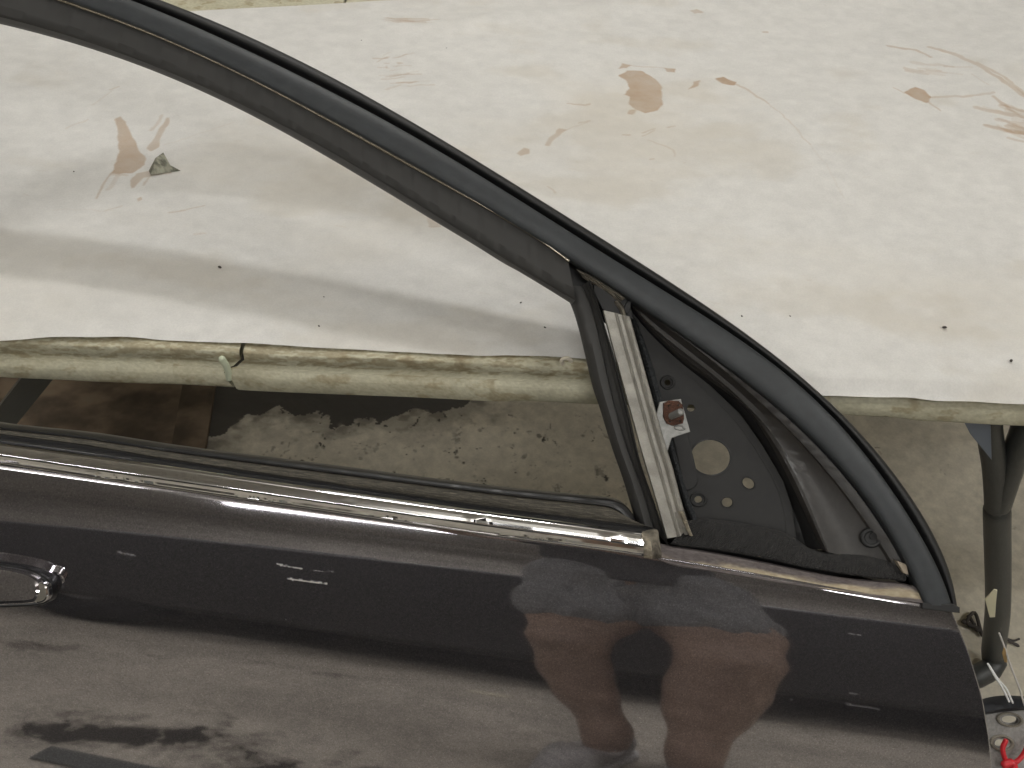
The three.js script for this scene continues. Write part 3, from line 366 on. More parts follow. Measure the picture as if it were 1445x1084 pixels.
  const G4 = [[.0882,.2019,-.008],[.0894,.2013,-.008],[.0929,.1995,-.008],[.0987,.1966,-.008],[.1067,.1926,-.008],[.1169,.1875,-.008],[.129,.1816,-.008],[.1429,.1747,-.008],[.1585,.1669,-.008],[.1753,.1582,-.008],[.1932,.1488,-.008],[.2119,.1384,-.008],[.2309,.1272,-.008],[.25,.1152,-.008],[.2688,.1025,-.008],[.2869,.0892,-.008],[.3042,.0754,-.008],[.3203,.0614,-.008],[.335,.0474,-.008],[.3483,.0338,-.008],[.3599,.0208,-.008],[.3699,.0089,-.008],[.3783,-.0018,-.008],[.385,-.011,-.008],[.3902,-.0183,-.008],[.3938,-.0237,-.008],[.396,-.027,-.008],[.3967,-.0281,-.008]];
  part('gutter', band(G0, G1, [[0, 0.001], [0.12, -0.004], [0.3, -0.008], [0.62, -0.008], [0.85, -0.002], [1, 0.0]], 80, 0.6), std({ color: lin(0.013, 0.013, 0.014), roughness: 0.5, map: scaled(dust, 0.12) }), door);
  M.flange = phys({ color: lin(0.046, 0.043, 0.042), roughness: 0.42, map: scaled(dust, 0.07), clearcoat: 0.2, clearcoatRoughness: 0.35 });
  const fl = part('flange', mergeGeometries([
    band(G1, G2, [[0, 0], [0.25, 0.0035], [0.5, 0.004], [0.8, 0.0015], [1, -0.001]], 80, 0.9),
    band(G2, G3, [[0, -0.001], [0.1, -0.003], [0.5, -0.0045], [0.95, -0.002], [1, 0.0006]], 80, 0.6),
    band(G3, G4, [[0, 0.0006], [0.2, 0.001], [0.8, 0.0], [1, -0.006]], 80, 0.6)]), M.flange, door);
  const gm = [.3509,.007,-.012]; const ring = new THREE.TorusGeometry(0.0085, 0.0026, 12, 36); ring.scale(1, 0.9, 1); ring.translate(gm[0], gm[1], -0.0115);
  const gr = part('grommet', ring, M.rubberDark, door); part('plug', new THREE.CylinderGeometry(0.0086, 0.0086, 0.004, 28).rotateX(Math.PI / 2).translate(gm[0], gm[1], -0.0125), std({ color: lin(0.006, 0.006, 0.006), roughness: 0.5 }), gr);
  part('plug', new THREE.CylinderGeometry(0.0035, 0.0035, 0.004, 20).rotateX(Math.PI / 2).translate(gm[0] + 0.0012, gm[1] + 0.0018, -0.0108), std({ color: lin(0.004, 0.004, 0.004), roughness: 0.7 }), gr);
}
// zinc bracket with rusty backing and stud
{
  const zinc = std({ color: lin(0.34, 0.35, 0.36), roughness: 0.4, metalness: 0.4, map: scaled(dust, 0.06) });
  const br = part('bracket', slab([[.1296,.1086,-.012],[.149,.1141,-.012],[.1621,.0847,-.012],[.1453,.0761,-.012],[.1433,.0626,-.012],[.1284,.0946,-.012]], -0.014, 0.0022, 0.0006, false, [[.1379,.1067,-.01], [.1474,.1084,-.01], [.1414,.0916,-.01], [.1509,.0933,-.01]].map((p) => [p[0], p[1], 0.0013, 0.0013])), zinc, door);
  const rust = std({ color: lin(0.17, 0.072, 0.045), roughness: 0.85, map: scaled(wear, 0.04, 0.02), bumpMap: scaled(grain, 0.22), bumpScale: 0.0008 });
  const h = (p) => [p[0], p[1], 0.0011, 0.0011];
  part('rusty_pad', slab([[.1336,.1079,-.01],[.138,.1109,-.01],[.1469,.1118,-.01],[.1508,.1089,-.01],[.1539,.0968,-.01],[.1532,.0919,-.01],[.1453,.0887,-.01],[.1389,.0899,-.01],[.1353,.0956,-.01]], -0.0114, 0.0026, 0.0008, false, [h([.1379,.1067,-.01]), h([.1474,.1084,-.01]), h([.1414,.0916,-.01]), h([.1509,.0933,-.01])]), rust, br).userData.label = 'rust red pad on the zinc bracket';
  const p = [.1434,.0969,-.005]; const stud = new THREE.CylinderGeometry(0.0036, 0.0036, 0.017, 20); stud.rotateX(Math.PI / 2); stud.translate(0, 0, 0.0085);
  const cap = new THREE.SphereGeometry(0.0036, 20, 10); cap.scale(1, 1, 0.4); cap.translate(0, 0, 0.017);
  const sm = part('stud', mergeGeometries([stud, cap]), zinc, br); sm.position.set(p[0] - 0.001, p[1], -0.009); sm.rotation.set(-0.35, 0.35, 0);
  part('dent', new THREE.TorusGeometry(0.003, 0.0008, 8, 24).scale(1.5, 0.7, 1).translate(...[.152,.0868,-.011], -0.011), zinc, br);
}
// foam block under the mirror panel
{
  const T0 = [[.171,-.0033,-.02],[.1823,.0004,-.02],[.2045,.0021,-.02],[.2283,.002,-.02],[.2502,.0008,-.02],[.2722,-.0017,-.02],[.3027,-.0142,-.02],[.3513,-.0109,-.02],[.3879,-.0127,-.02]], B0 = [[.1567,-.0263,-.006],[.1747,-.0265,-.006],[.1933,-.026,-.006],[.223,-.0266,-.006],[.2529,-.0279,-.006],[.2857,-.0302,-.006],[.3253,-.0316,-.006],[.3584,-.0311,-.006],[.3873,-.0305,-.006]];
  const foam = std({ color: lin(0.035, 0.035, 0.037), roughness: 1, bumpMap: scaled(grain, 0.1), bumpScale: 0.0008, map: scaled(dust, 0.08) });
  part('foam_strip', band(T0, B0, [[0, -0.02], [0, 0.002], [0.06, 0.006], [0.15, 0.0078], [0.25, 0.0085], [0.35, 0.0085], [0.45, 0.008], [0.55, 0.0075], [0.65, 0.0068], [0.75, 0.006], [0.85, 0.005], [0.93, 0.003], [1, -0.004], [1, -0.02]], 260, 0.3, (a, b, j, i) => (hash(i, j, 19) - 0.5) * 0.0014 + (noise(a * 45, b * 60, 23) - 0.5) * 0.004), foam, door);
  part('foam_end', slab([[.3749,-.0111,-.008],[.3836,-.0134,-.008],[.3867,-.0212,-.008],[.3832,-.0204,-.008],[.3798,-.016,-.008]], -0.012, 0.011, 0.001), std({ color: lin(0.3, 0.25, 0.19), roughness: 0.9 }), door);
}
// dusty ledge between foam and paint
part('dusty_ledge', band([[.1468,-.0267,-.004],[.1572,-.0273,-.004],[.1931,-.0277,-.004],[.2528,-.0304,-.004],[.3251,-.0347,-.004],[.3853,-.0318,-.004],[.3972,-.0328,-.004]], [[.1469,-.0412,0],[.159,-.0443,0],[.1969,-.0451,0],[.2782,-.0474,0],[.3257,-.0476,0],[.3731,-.0478,0],[.4053,-.0474,0]], [[0, -0.006], [0.05, 0.0005], [0.3, 0.0022], [0.55, 0.0008], [0.8, 0.0006], [0.93, 0.003], [1, 0.0012]], 80, 0.8, (a, b) => (noise(a * 120, b * 200, 41) - 0.5) * 0.0006), std({ color: lin(1, 1, 1), roughness: 0.8, map: scaled(ledgeTex, 0.285, 0.022), bumpMap: scaled(grain, 0.22), bumpScale: 0.0003 }), door);
part('trim_end_cap', slab([[.4032,-.047,0],[.4323,-.0443,0],[.4381,-.0462,0],[.4386,-.0503,0],[.4243,-.0509,0],[.4037,-.0511,0]], -0.02, 0.0235, 0.0008), M.rubberDark, door);

// belt line: slot lip, dusty felt, seals, chrome
{
  const W0 = [[-.7943,-.0073,-.014],[-.5722,-.0025,-.014],[-.5026,-.0025,-.014],[-.4229,.0003,-.014],[-.3358,-.0006,-.014],[-.1898,.0011,-.014],[-.0161,.0032,-.014],[.0808,.0071,-.014],[.1002,.0077,-.014],[.1102,.0057,-.014],[.1165,.001,-.014],[.1226,-.0079,-.014]];
  const W1 = [[-.7922,-.0112,-.012],[-.5705,-.0064,-.012],[-.5011,-.0064,-.012],[-.4215,-.0042,-.012],[-.3345,-.0052,-.012],[-.1887,-.0042,-.012],[-.0153,-.002,-.012],[.0787,.0008,-.012],[.0954,.001,-.012],[.104,-.0012,-.012],[.1102,-.0052,-.012],[.1151,-.0108,-.012]];
  const F1 = [[-.7884,-.0162,-.008],[-.5676,-.0114,-.008],[-.4985,-.0107,-.008],[-.419,-.0099,-.008],[-.3322,-.0122,-.008],[-.1867,-.0133,-.008],[-.0136,-.0138,-.008],[.0555,-.0131,-.008],[.09,-.0124,-.008],[.1246,-.0124,-.008],[.144,-.0125,-.008]];
  const C0 = [[-.7801,-.0203,.002],[-.5611,-.0183,.002],[-.4927,-.0176,.002],[-.4139,-.0175,.002],[-.3283,-.0171,.002],[-.1842,-.0181,.002],[-.0129,-.018,.002],[.0556,-.0173,.002],[.1295,-.0172,.002]];
  const C1 = [[-.7773,-.0405,.002],[-.5584,-.0378,.002],[-.4898,-.0378,.002],[-.4109,-.039,.002],[-.3251,-.0393,.002],[-.1812,-.0396,.002],[-.0098,-.0402,.002],[.0587,-.0395,.002],[.1327,-.0394,.002]];
  part('slot_lip', band(W0, W1, [[0, -0.03], [0, -0.004], [0.15, 0.0], [0.5, 0.001], [0.85, 0.0], [1, -0.004]], 300, 1), M.gloss, door);
  const felt = std({ color: lin(0.17, 0.163, 0.15), roughness: 0.85, map: scaled(wear, 0.25, 0.04), bumpMap: scaled(grain, 0.22), bumpScale: 0.0006 });
  part('felt_strip', band(W1, F1, [[0, -0.004], [0.15, 0.0005], [0.5, 0.0012], [0.85, 0.0008], [1, -0.001]], 300, 1), felt, door);
  part('belt_seal', band(F1, C0, [[0, -0.001], [0.04, 0.0012], [0.12, 0.002], [0.22, 0.0005], [0.4, -0.0015], [0.55, 0.0012], [0.7, 0.0016], [0.85, 0.0], [1, -0.002]], 90, 0.9), phys({ color: lin(0.028, 0.028, 0.029), roughness: 0.22, clearcoat: 0.3, clearcoatRoughness: 0.15 }), door);
  part('chrome_moulding', band(C0, C1, [[0, -0.003], [0.0, 0.0], [0.03, 0.0016], [0.08, 0.0028], [0.16, 0.0042], [0.26, 0.0053], [0.38, 0.0059], [0.5, 0.0058], [0.62, 0.0051], [0.74, 0.0038], [0.84, 0.0022], [0.9, 0.001], [0.92, -0.0003], [0.94, 0.0007], [0.975, 0.0011], [1, 0.0], [1, -0.004]], 120, 0.6), M.chrome, door);
  part('adhesive_strip', band([[.1285,-.0164,.004],[.1423,-.0124,.004],[.1448,-.0203,.004]], [[.1326,-.0405,.004],[.1449,-.0408,.004],[.1502,-.0393,.004]], [[0, -0.004], [0.03, 0.0], [0.2, 0.0022], [0.5, 0.003], [0.8, 0.0018], [1, -0.003]], 24, 0.5, (a, b) => (noise(a * 500, b * 300, 13) - 0.5) * 0.002), residueDark, door);
  part('adhesive_strip', band([[.1273,-.0173,.004],[.1313,-.0167,.004],[.1355,-.0175,.004]], [[.1333,-.041,.004],[.1374,-.0411,.004],[.1416,-.0412,.004]], [[0, -0.002], [0.05, 0.0018], [0.3, 0.0036], [0.6, 0.004], [0.85, 0.0024], [1, -0.003]], 24, 0.5, (a, b) => (noise(a * 700, b * 500, 15) - 0.5) * 0.0012), residue, door);
  // inside skin behind the slot
  part('inner_panel', band([[-.8209,-.0148,-.05],[-.519,-.0105,-.05],[-.1951,-.0083,-.05],[.1252,-.0065,-.05],[.2027,-.02,-.05],[.3338,-.0304,-.05],[.4145,-.0407,-.05]], [[-.7666,-.4012,-.05],[-.466,-.3878,-.05],[-.1441,-.3713,-.05],[.1752,-.3625,-.05],[.2504,-.3591,-.05],[.3795,-.3554,-.05],[.4582,-.3515,-.05]], [[0, 0.03], [0, -0.03], [0.3, -0.06], [0.7, -0.14], [1, -0.2]], 50, 0.6), M.rubberDark, door);
}
// painted outer skin: a curved section carried along the belt line
const ELEV = [[0, 41], [0.02, 38], [0.045, 33], [0.1, 25], [0.19, 19.8], [0.25, 18], [0.45, 14], [0.7, 6]];
function sectionPoints(n, len) {
  const el = (q) => { for (let i = 0; i + 1 < ELEV.length; i++) if (q <= ELEV[i + 1][0]) return mix(ELEV[i][1], ELEV[i + 1][1], (q - ELEV[i][0]) / (ELEV[i + 1][0] - ELEV[i][0])); return ELEV.at(-1)[1]; };
  let y = -0.0394, w = 0.001; const out = [[y, w]]; for (let i = 0; i < n; i++) { const a = THREE.MathUtils.degToRad(45 - el((i + 0.5) * len / n)); y -= Math.cos(a) * len / n; w -= Math.sin(a) * len / n; out.push([y, w]); } return out;
}
const EDGE = [[-.0394,.4317],[-.0888,.46],[-.1368,.4861],[-.1833,.5075],[-.2289,.5257],[-.2737,.5432],[-.3181,.5607],[-.362,.5784],[-.4055,.5964],[-.4486,.6147],[-.4911,.6333],[-.5328,.6523],[-.5738,.6717],[-.6139,.6916],[-.6532,.7117]];
const edgeAt = (y) => { y = Math.max(y, -0.44); for (let i = 0; i + 1 < EDGE.length; i++) if (y >= EDGE[i + 1][0] || i + 2 === EDGE.length) return mix(EDGE[i][1], EDGE[i + 1][1], (y - EDGE[i][0]) / (EDGE[i + 1][0] - EDGE[i][0])); };
{
  const sec = sectionPoints(150, 0.7), nx = 130, rows = [], uv = [];
  // the top edge drops a little towards the front, following the ledge
  const topDrop = (x) => -0.0082 * smooth(0.135, 0.44, x);
  sec.forEach(([y, w], j) => {
    const e = edgeAt(y), row = [];
    for (let i = 0; i <= nx; i++) {
      const t = i / nx; let x = mix(-0.82, e - 0.0025, Math.pow(t, 0.8)), yy = y + topDrop(x) * Math.exp(-j / 12), ww = w + 0.0006 * (noise(x * 5, y * 6, 51) - 0.5);
      row.push(new THREE.Vector3(x, yy, ww));
    }
    for (const [dx, dw] of [[0.0011, -0.0003], [0.002, -0.001], [0.0025, -0.0022], [0.0025, -0.01], [0.0005, -0.0125]]) { const q = row[nx]; row.push(new THREE.Vector3(q.x + dx, q.y, q.z + dw)); }
    rows.push(row);
  });
  const first = rows[0].map((p) => new THREE.Vector3(p.x, p.y + 0.001, p.z - 0.003)); rows.unshift(rows[0].map((p) => new THREE.Vector3(p.x, p.y + 0.0008, p.z - 0.0007))); rows.unshift(first);
  const n = rows[0].length, pos = [], uvs = [], idx = []; let s = 0;
  rows.forEach((r, j) => { if (j > 2) s += Math.hypot(sec[j - 2][0] - sec[j - 3][0], sec[j - 2][1] - sec[j - 3][1]); r.forEach((p) => { pos.push(p.x, p.y, p.z); uvs.push(p.x, 0.0394 + s); }); });
  for (let j = 0; j + 1 < rows.length; j++) for (let i = 0; i + 1 < n; i++) { const a = j * n + i; idx.push(a, a + n, a + 1, a + 1, a + n, a + n + 1); }
  part('outer_panel', geoFrom(pos, uvs, idx, 0), M.paint, door);
  // front end face with its hem
  const face = [0, -0.02, -0.05, -0.085].map((d) => sec.filter((_, j) => j % 6 === 0).map(([y, w]) => new THREE.Vector3(edgeAt(y) - 0.004 + d * 0.25, y, w - 0.006 + d)));
  part('end_face', skin(face, 0.5), std({ color: lin(0.06, 0.057, 0.062), roughness: 0.5 }), door);
}
// door handle at the left edge of the picture
{
  const h = part('handle', slab([[-.6641,-.1595,-.018],[-.5267,-.143,-.018],[-.4853,-.1393,-.018],[-.4607,-.14,-.018],[-.4456,-.1435,-.018],[-.4356,-.1498,-.018],[-.4324,-.1577,-.018],[-.4348,-.1657,-.018],[-.4446,-.1706,-.018],[-.4663,-.1751,-.018],[-.5209,-.1841,-.018],[-.6586,-.1993,-.018]], -0.04, 0.022, 0.002, true), M.gloss, door);
  const grip = part('grip', slab([[-.6502,-.1628,-.008],[-.5074,-.1441,-.008],[-.48,-.1424,-.008],[-.4605,-.1431,-.008],[-.4476,-.1461,-.008],[-.4414,-.1515,-.008],[-.4416,-.1598,-.008],[-.4465,-.164,-.008],[-.4694,-.1686,-.008],[-.5032,-.174,-.008],[-.6462,-.1906,-.008]], -0.016, 0.009, 0.004, true), M.paint, h);
  part('end_cap', slab([[-.4421,-.1498,-.006],[-.4374,-.1485,-.006],[-.4329,-.1513,-.006],[-.4312,-.1586,-.006],[-.434,-.1632,-.006],[-.44,-.1647,-.006],[-.4416,-.158,-.006]], -0.014, 0.008, 0.002, true), M.chrome, h);
}
// hinge on the front end, carrying the cable tie
M.hinge = std({ color: lin(0.42, 0.42, 0.43), roughness: 0.6, map: scaled(dust, 0.05), bumpMap: scaled(grain, 0.22), bumpScale: 0.0005 });
{
  const k = 1.14 / 1500, e = (p, rx, ry) => [p[0], p[1], rx * k, ry * k];
  const hg = part('hinge', slab([[.438,-.1814,-.12],[.5776,-.1641,-.12],[.6122,-.1646,-.12],[.6238,-.2474,-.12],[.4518,-.2793,-.12]], -0.124, 0.004, 0.0012, false, [e([.5639,-.176,-.12], 12, 6), e([.5576,-.2022,-.12], 9, 6)]), M.hinge, door);
  for (const [p, rx, ry] of [[[.5629,-.1755,-.118], 17, 9], [[.5581,-.2015,-.118], 15, 10]]) { const t = new THREE.TorusGeometry(rx * k, 0.0022, 10, 36); t.scale(1, ry / rx, 1); t.translate(p[0], p[1], -0.1185); part('boss', t, std({ color: lin(0.55, 0.53, 0.5), roughness: 0.55, map: scaled(wear, 0.05, 0.03) }), hg); }
  part('rubber_boot', band([[.5198,-.1669,-.11],[.5524,-.1547,-.11],[.5823,-.1512,-.11],[.6128,-.1515,-.11]], [[.5212,-.1766,-.11],[.554,-.1666,-.11],[.5837,-.1609,-.11],[.6139,-.1597,-.11]], [[0, -0.02], [0.1, 0], [0.5, 0.004], [0.9, 0], [1, -0.02]], 24, 1.2), std({ color: lin(0.018, 0.02, 0.025), roughness: 0.45 }), hg);
}
const W = (pts) => pts.map((p) => { const q = toWorld(p); return [q.x, q.y, q.z]; });
{
  const red = phys({ color: lin(0.62, 0.02, 0.03), roughness: 0.35, clearcoat: 0.3 });
  solo('cable_tie', mergeGeometries([tube(W([[.5575,-.1966,-.11],[.5555,-.2044,-.11],[.5592,-.2146,-.11],[.5647,-.2207,-.11]]), 0.0028, 24, 10), tube(W([[.5637,-.2208,-.108],[.5721,-.2151,-.108],[.5782,-.2051,-.108],[.5809,-.1918,-.108]]), 0.0028, 24, 10), tube(W([[.5582,-.2201,-.106],[.5654,-.2176,-.106],[.5703,-.2313,-.106]]), 0.0045, 10, 10)]), red, 'bright red cable tie looped through the grey hinge of the door', 'cable tie');
  solo('plastic_strip', slab([[0, 0.0], [0.003, 0.018], [0.0065, 0.017], [0.013, -0.005], [0.0215, -0.032], [0.0165, -0.033], [0.006, -0.012]], 0, 0.0008, 0.0002), std({ color: lin(0.72, 0.68, 0.48), roughness: 0.5 }), 'pale yellow plastic strip standing in front of the forked table leg', 'strip').position.copy(toWorld([.5101,-.0483,-.1]));
  solo('thin_wire', tube(W([[.53,-.0824,-.1],[.5381,-.0971,-.1],[.5486,-.1183,-.1],[.5586,-.1357,-.1],[.5672,-.1541,-.1]]), 0.0011, 30, 6), std({ color: lin(0.55, 0.52, 0.48), roughness: 0.4 }), 'thin grey wire running from the yellow strip down to the hinge', 'wire');
  solo('paper_tag', slab(W([[.5321,-.0867,-.1],[.5348,-.09,-.1],[.5449,-.1135,-.1],[.5496,-.1257,-.1],[.5465,-.1253,-.1],[.5358,-.1027,-.1]]).map((p) => [p[0], p[1]]), 0, 0.0006, 0), std({ color: lin(0.5, 0.33, 0.14), roughness: 0.8 }), 'narrow orange brown paper tag hanging beside the thin grey wire', 'tag').position.z = toWorld([.5406,-.1051,-.103]).z;
  solo('white_wire', mergeGeometries([tube(W([[.5226,-.1159,-.1],[.5319,-.1282,-.1],[.5408,-.1382,-.1],[.5503,-.152,-.1]]), 0.0012, 20, 6), tube(W([[.5234,-.1165,-.1],[.5351,-.13,-.1],[.5455,-.1391,-.1],[.5542,-.1529,-.1]]), 0.0011, 20, 6)]), std({ color: lin(0.8, 0.8, 0.78), roughness: 0.35 }), 'doubled bright white wire rising out of the hinge', 'wire');
}
// ---------------------------------------------------------------- small things on table and floor
{
  const [p] = [[-.4568,-.2844]], pts = [[0, 0, 0], [0.004, 0.004, -0.026], [0.022, 0.016, -0.02], [0.036, 0.004, -0.006], [0.052, 0.001, -0.002], [0.03, 0.001, 0.004], [0.009, 0.003, 0.014]];
  const g = new THREE.BufferGeometry(); const pos = []; const c = [0.016, 0.017, -0.004]; for (let i = 0; i < pts.length; i++) { pos.push(...c, ...pts[i], ...pts[(i + 1) % pts.length]); } g.setAttribute('position', new THREE.Float32BufferAttribute(pos, 3)); g.setAttribute('uv', new THREE.Float32BufferAttribute(new Array(pos.length / 3 * 2).fill(0).map((_, i) => pos[Math.floor(i / 2) * 3 + (i % 2) * 2] * 1), 2)); g.computeVertexNormals();
  solo('torn_flap', g, std({ color: lin(0.36, 0.37, 0.31), roughness: 0.85, map: scaled(mottle, 0.06) }), 'small torn grey flap of paper standing up in the left brown stain', 'paper scrap').position.set(p[0] + 0.003, TOP + 0.004, p[1]); scene.getObjectByName('torn_flap').scale.set(0.75, 1, 0.85);
}
{
  const R = rng(31), crumbMat = std({ color: lin(0.05, 0.042, 0.036), roughness: 0.8 });
  const spots = [[-.3265,-.1058],[.4587,-.0602],[.5156,-.0124],[-.2054,-.0639],[.2425,-.0636],[.2947,-.0672],[-.2408,-.6352],[-.1164,-.6235],[-.5416,-.2745],[.0055,-.0692],[.0318,-.0312],[-.2032,-.0174]];
  const where = ['left of the window frame shadow, by the table front', 'at the right part of the sheet', 'by the right front edge of the sheet', 'in the middle of the frame shadow', 'right of the window frame near its foot', 'farther right of the frame foot', 'above the frame near the back edge', 'behind the frame beside the grey smear', 'beside the left splash', 'in the shadow left of the division bar', 'just left of the division bar', 'at the front below the frame shadow'];
  spots.forEach(([x, z], i) => { const g = new THREE.DodecahedronGeometry(0.0006 + 0.0004 * R() + (i < 3 ? 0.0008 : 0), 0); g.scale(1.7, 0.7, 1); g.rotateY(R() * 3); const m = solo('dirt_crumb', g, crumbMat, `dark crumb on the paper ${where[i]}`, 'crumb', 'dark crumbs on the white paper'); m.position.set(x, TOP + 0.005, z); });
  const shred = (name, at, n, r, mat, label, cat, seed) => { const q = rng(seed), pts = []; for (let k = 0; k < n; k++) pts.push([(q() - 0.5) * r, 0.003 + q() * r * 0.3, (q() - 0.5) * r * 1.3]); const m = solo(name, tube(pts, r * 0.09, n * 6, 6), mat, label, cat); m.position.set(at[0], 0, at[1]); };
  const fl = [[.7678,-.1764],[.8289,-.14],[.9432,-.5497],[.7748,-.358]];
  shred('twisted_scrap', fl[0], 9, 0.034, crumbMat, 'dark twisted scrap on the floor between door edge and table leg', 'scrap', 3);
  shred('twisted_scrap', fl[1], 6, 0.022, std({ color: lin(0.09, 0.08, 0.075), roughness: 0.8 }), 'small dark scrap on the floor right of the table leg', 'scrap', 8);
  // plastic bit stuck on the rim
  const [c] = [[.0532,.7554]]; const g = new THREE.TorusGeometry(0.0045, 0.0022, 8, 16, Math.PI * 1.3); g.translate(c[0], c[1], FRONT + 0.003); part('rim_chip', g, std({ color: lin(0.6, 0.55, 0.45), roughness: 0.7 }), table);
}
solo('cardboard_sheet', new RoundedBoxGeometry(0.62, 0.012, 0.5, 2, 0.003).rotateY(0.12).translate(-0.885, 0.007, -0.62), std({ color: lin(0.17, 0.13, 0.092), roughness: 0.9, map: scaled(mottle, 0.9) }), 'brown sheet lying on the floor under the left part of the table', 'cardboard');
{ const [a, b] = [[-0.11, 1.71], 0]; const g = new THREE.BoxGeometry(0.1, 0.002, 0.05); g.rotateY(0.2); solo('card_scrap', g, std({ color: lin(0.7, 0.66, 0.5), roughness: 0.8 }), 'small cream card lying on the floor, mirrored in the door paint', 'card').position.set(a[0] + b, 0.003, a[1]); }

solo('rubber_strip', new RoundedBoxGeometry(0.5, 0.006, 0.06, 2, 0.002).rotateY(0.16).translate(-0.56, 0.004, 0.8), std({ color: lin(0.1, 0.105, 0.095), roughness: 0.6 }), 'dark rubber strip lying on the floor by the foot of the door', 'strip');
// ---------------------------------------------------------------- the person taking the picture, whose legs the door mirrors
// chains of tapered capsules joined with a smooth minimum, meshed on a grid
function sdfMesh(chains, lo, hi, res, k, warp) {
  const mc = new MarchingCubes(res, new THREE.MeshBasicMaterial(), false, false, 400000); mc.isolation = 0;
  const c = [0, 1, 2].map((i) => (lo[i] + hi[i]) / 2), h = [0, 1, 2].map((i) => (hi[i] - lo[i]) / 2), half = res / 2, seg = [];
  for (const ch of chains) for (let i = 0; i + 1 < ch.length; i++) { const [a, b] = [ch[i], ch[i + 1]], d = [b[0] - a[0], b[1] - a[1], b[2] - a[2]]; seg.push([a, d, d[0] * d[0] + d[1] * d[1] + d[2] * d[2] + 1e-12, b[3], a[4] || 1]); }
  for (let z = 0; z < res; z++) for (let y = 0; y < res; y++) for (let x = 0; x < res; x++) {
    const p = [c[0] + (x - half) / half * h[0], c[1] + (y - half) / half * h[1], c[2] + (z - half) / half * h[2]];
    let s = 0, m = 1e9;
    for (const [a, d, l, rb, fl] of seg) { const q = [p[0] - a[0], p[1] - a[1], p[2] - a[2]], t = clamp((q[0] * d[0] + q[1] * d[1] + q[2] * d[2]) / l); const e = Math.hypot(q[0] - d[0] * t, q[1] - d[1] * t, (q[2] - d[2] * t) * fl) - mix(a[3], rb, t); if (e < m + 6 * k) s += Math.exp(-e / k); if (e < m) m = e; }
    let dist = s > 0 ? -k * Math.log(s) : m; if (warp) dist += warp(p);
    mc.field[x + y * res + z * res * res] = -dist;
  }
  mc.update();
  const n = mc.count, pos = new Float32Array(n * 3); for (let i = 0; i < n; i++) for (let q = 0; q < 3; q++) pos[i * 3 + q] = c[q] + mc.positionArray[i * 3 + q] * h[q];
  let g = new THREE.BufferGeometry(); g.setAttribute('position', new THREE.BufferAttribute(pos, 3)); g = mergeVertices(g, 1e-5); g.computeVertexNormals();
  const uv = new Float32Array(g.attributes.position.count * 2); for (let i = 0; i < uv.length / 2; i++) { uv[i * 2] = g.attributes.position.getX(i) + g.attributes.position.getZ(i); uv[i * 2 + 1] = g.attributes.position.getY(i); } g.setAttribute('uv', new THREE.BufferAttribute(uv, 2));
  return g;
}
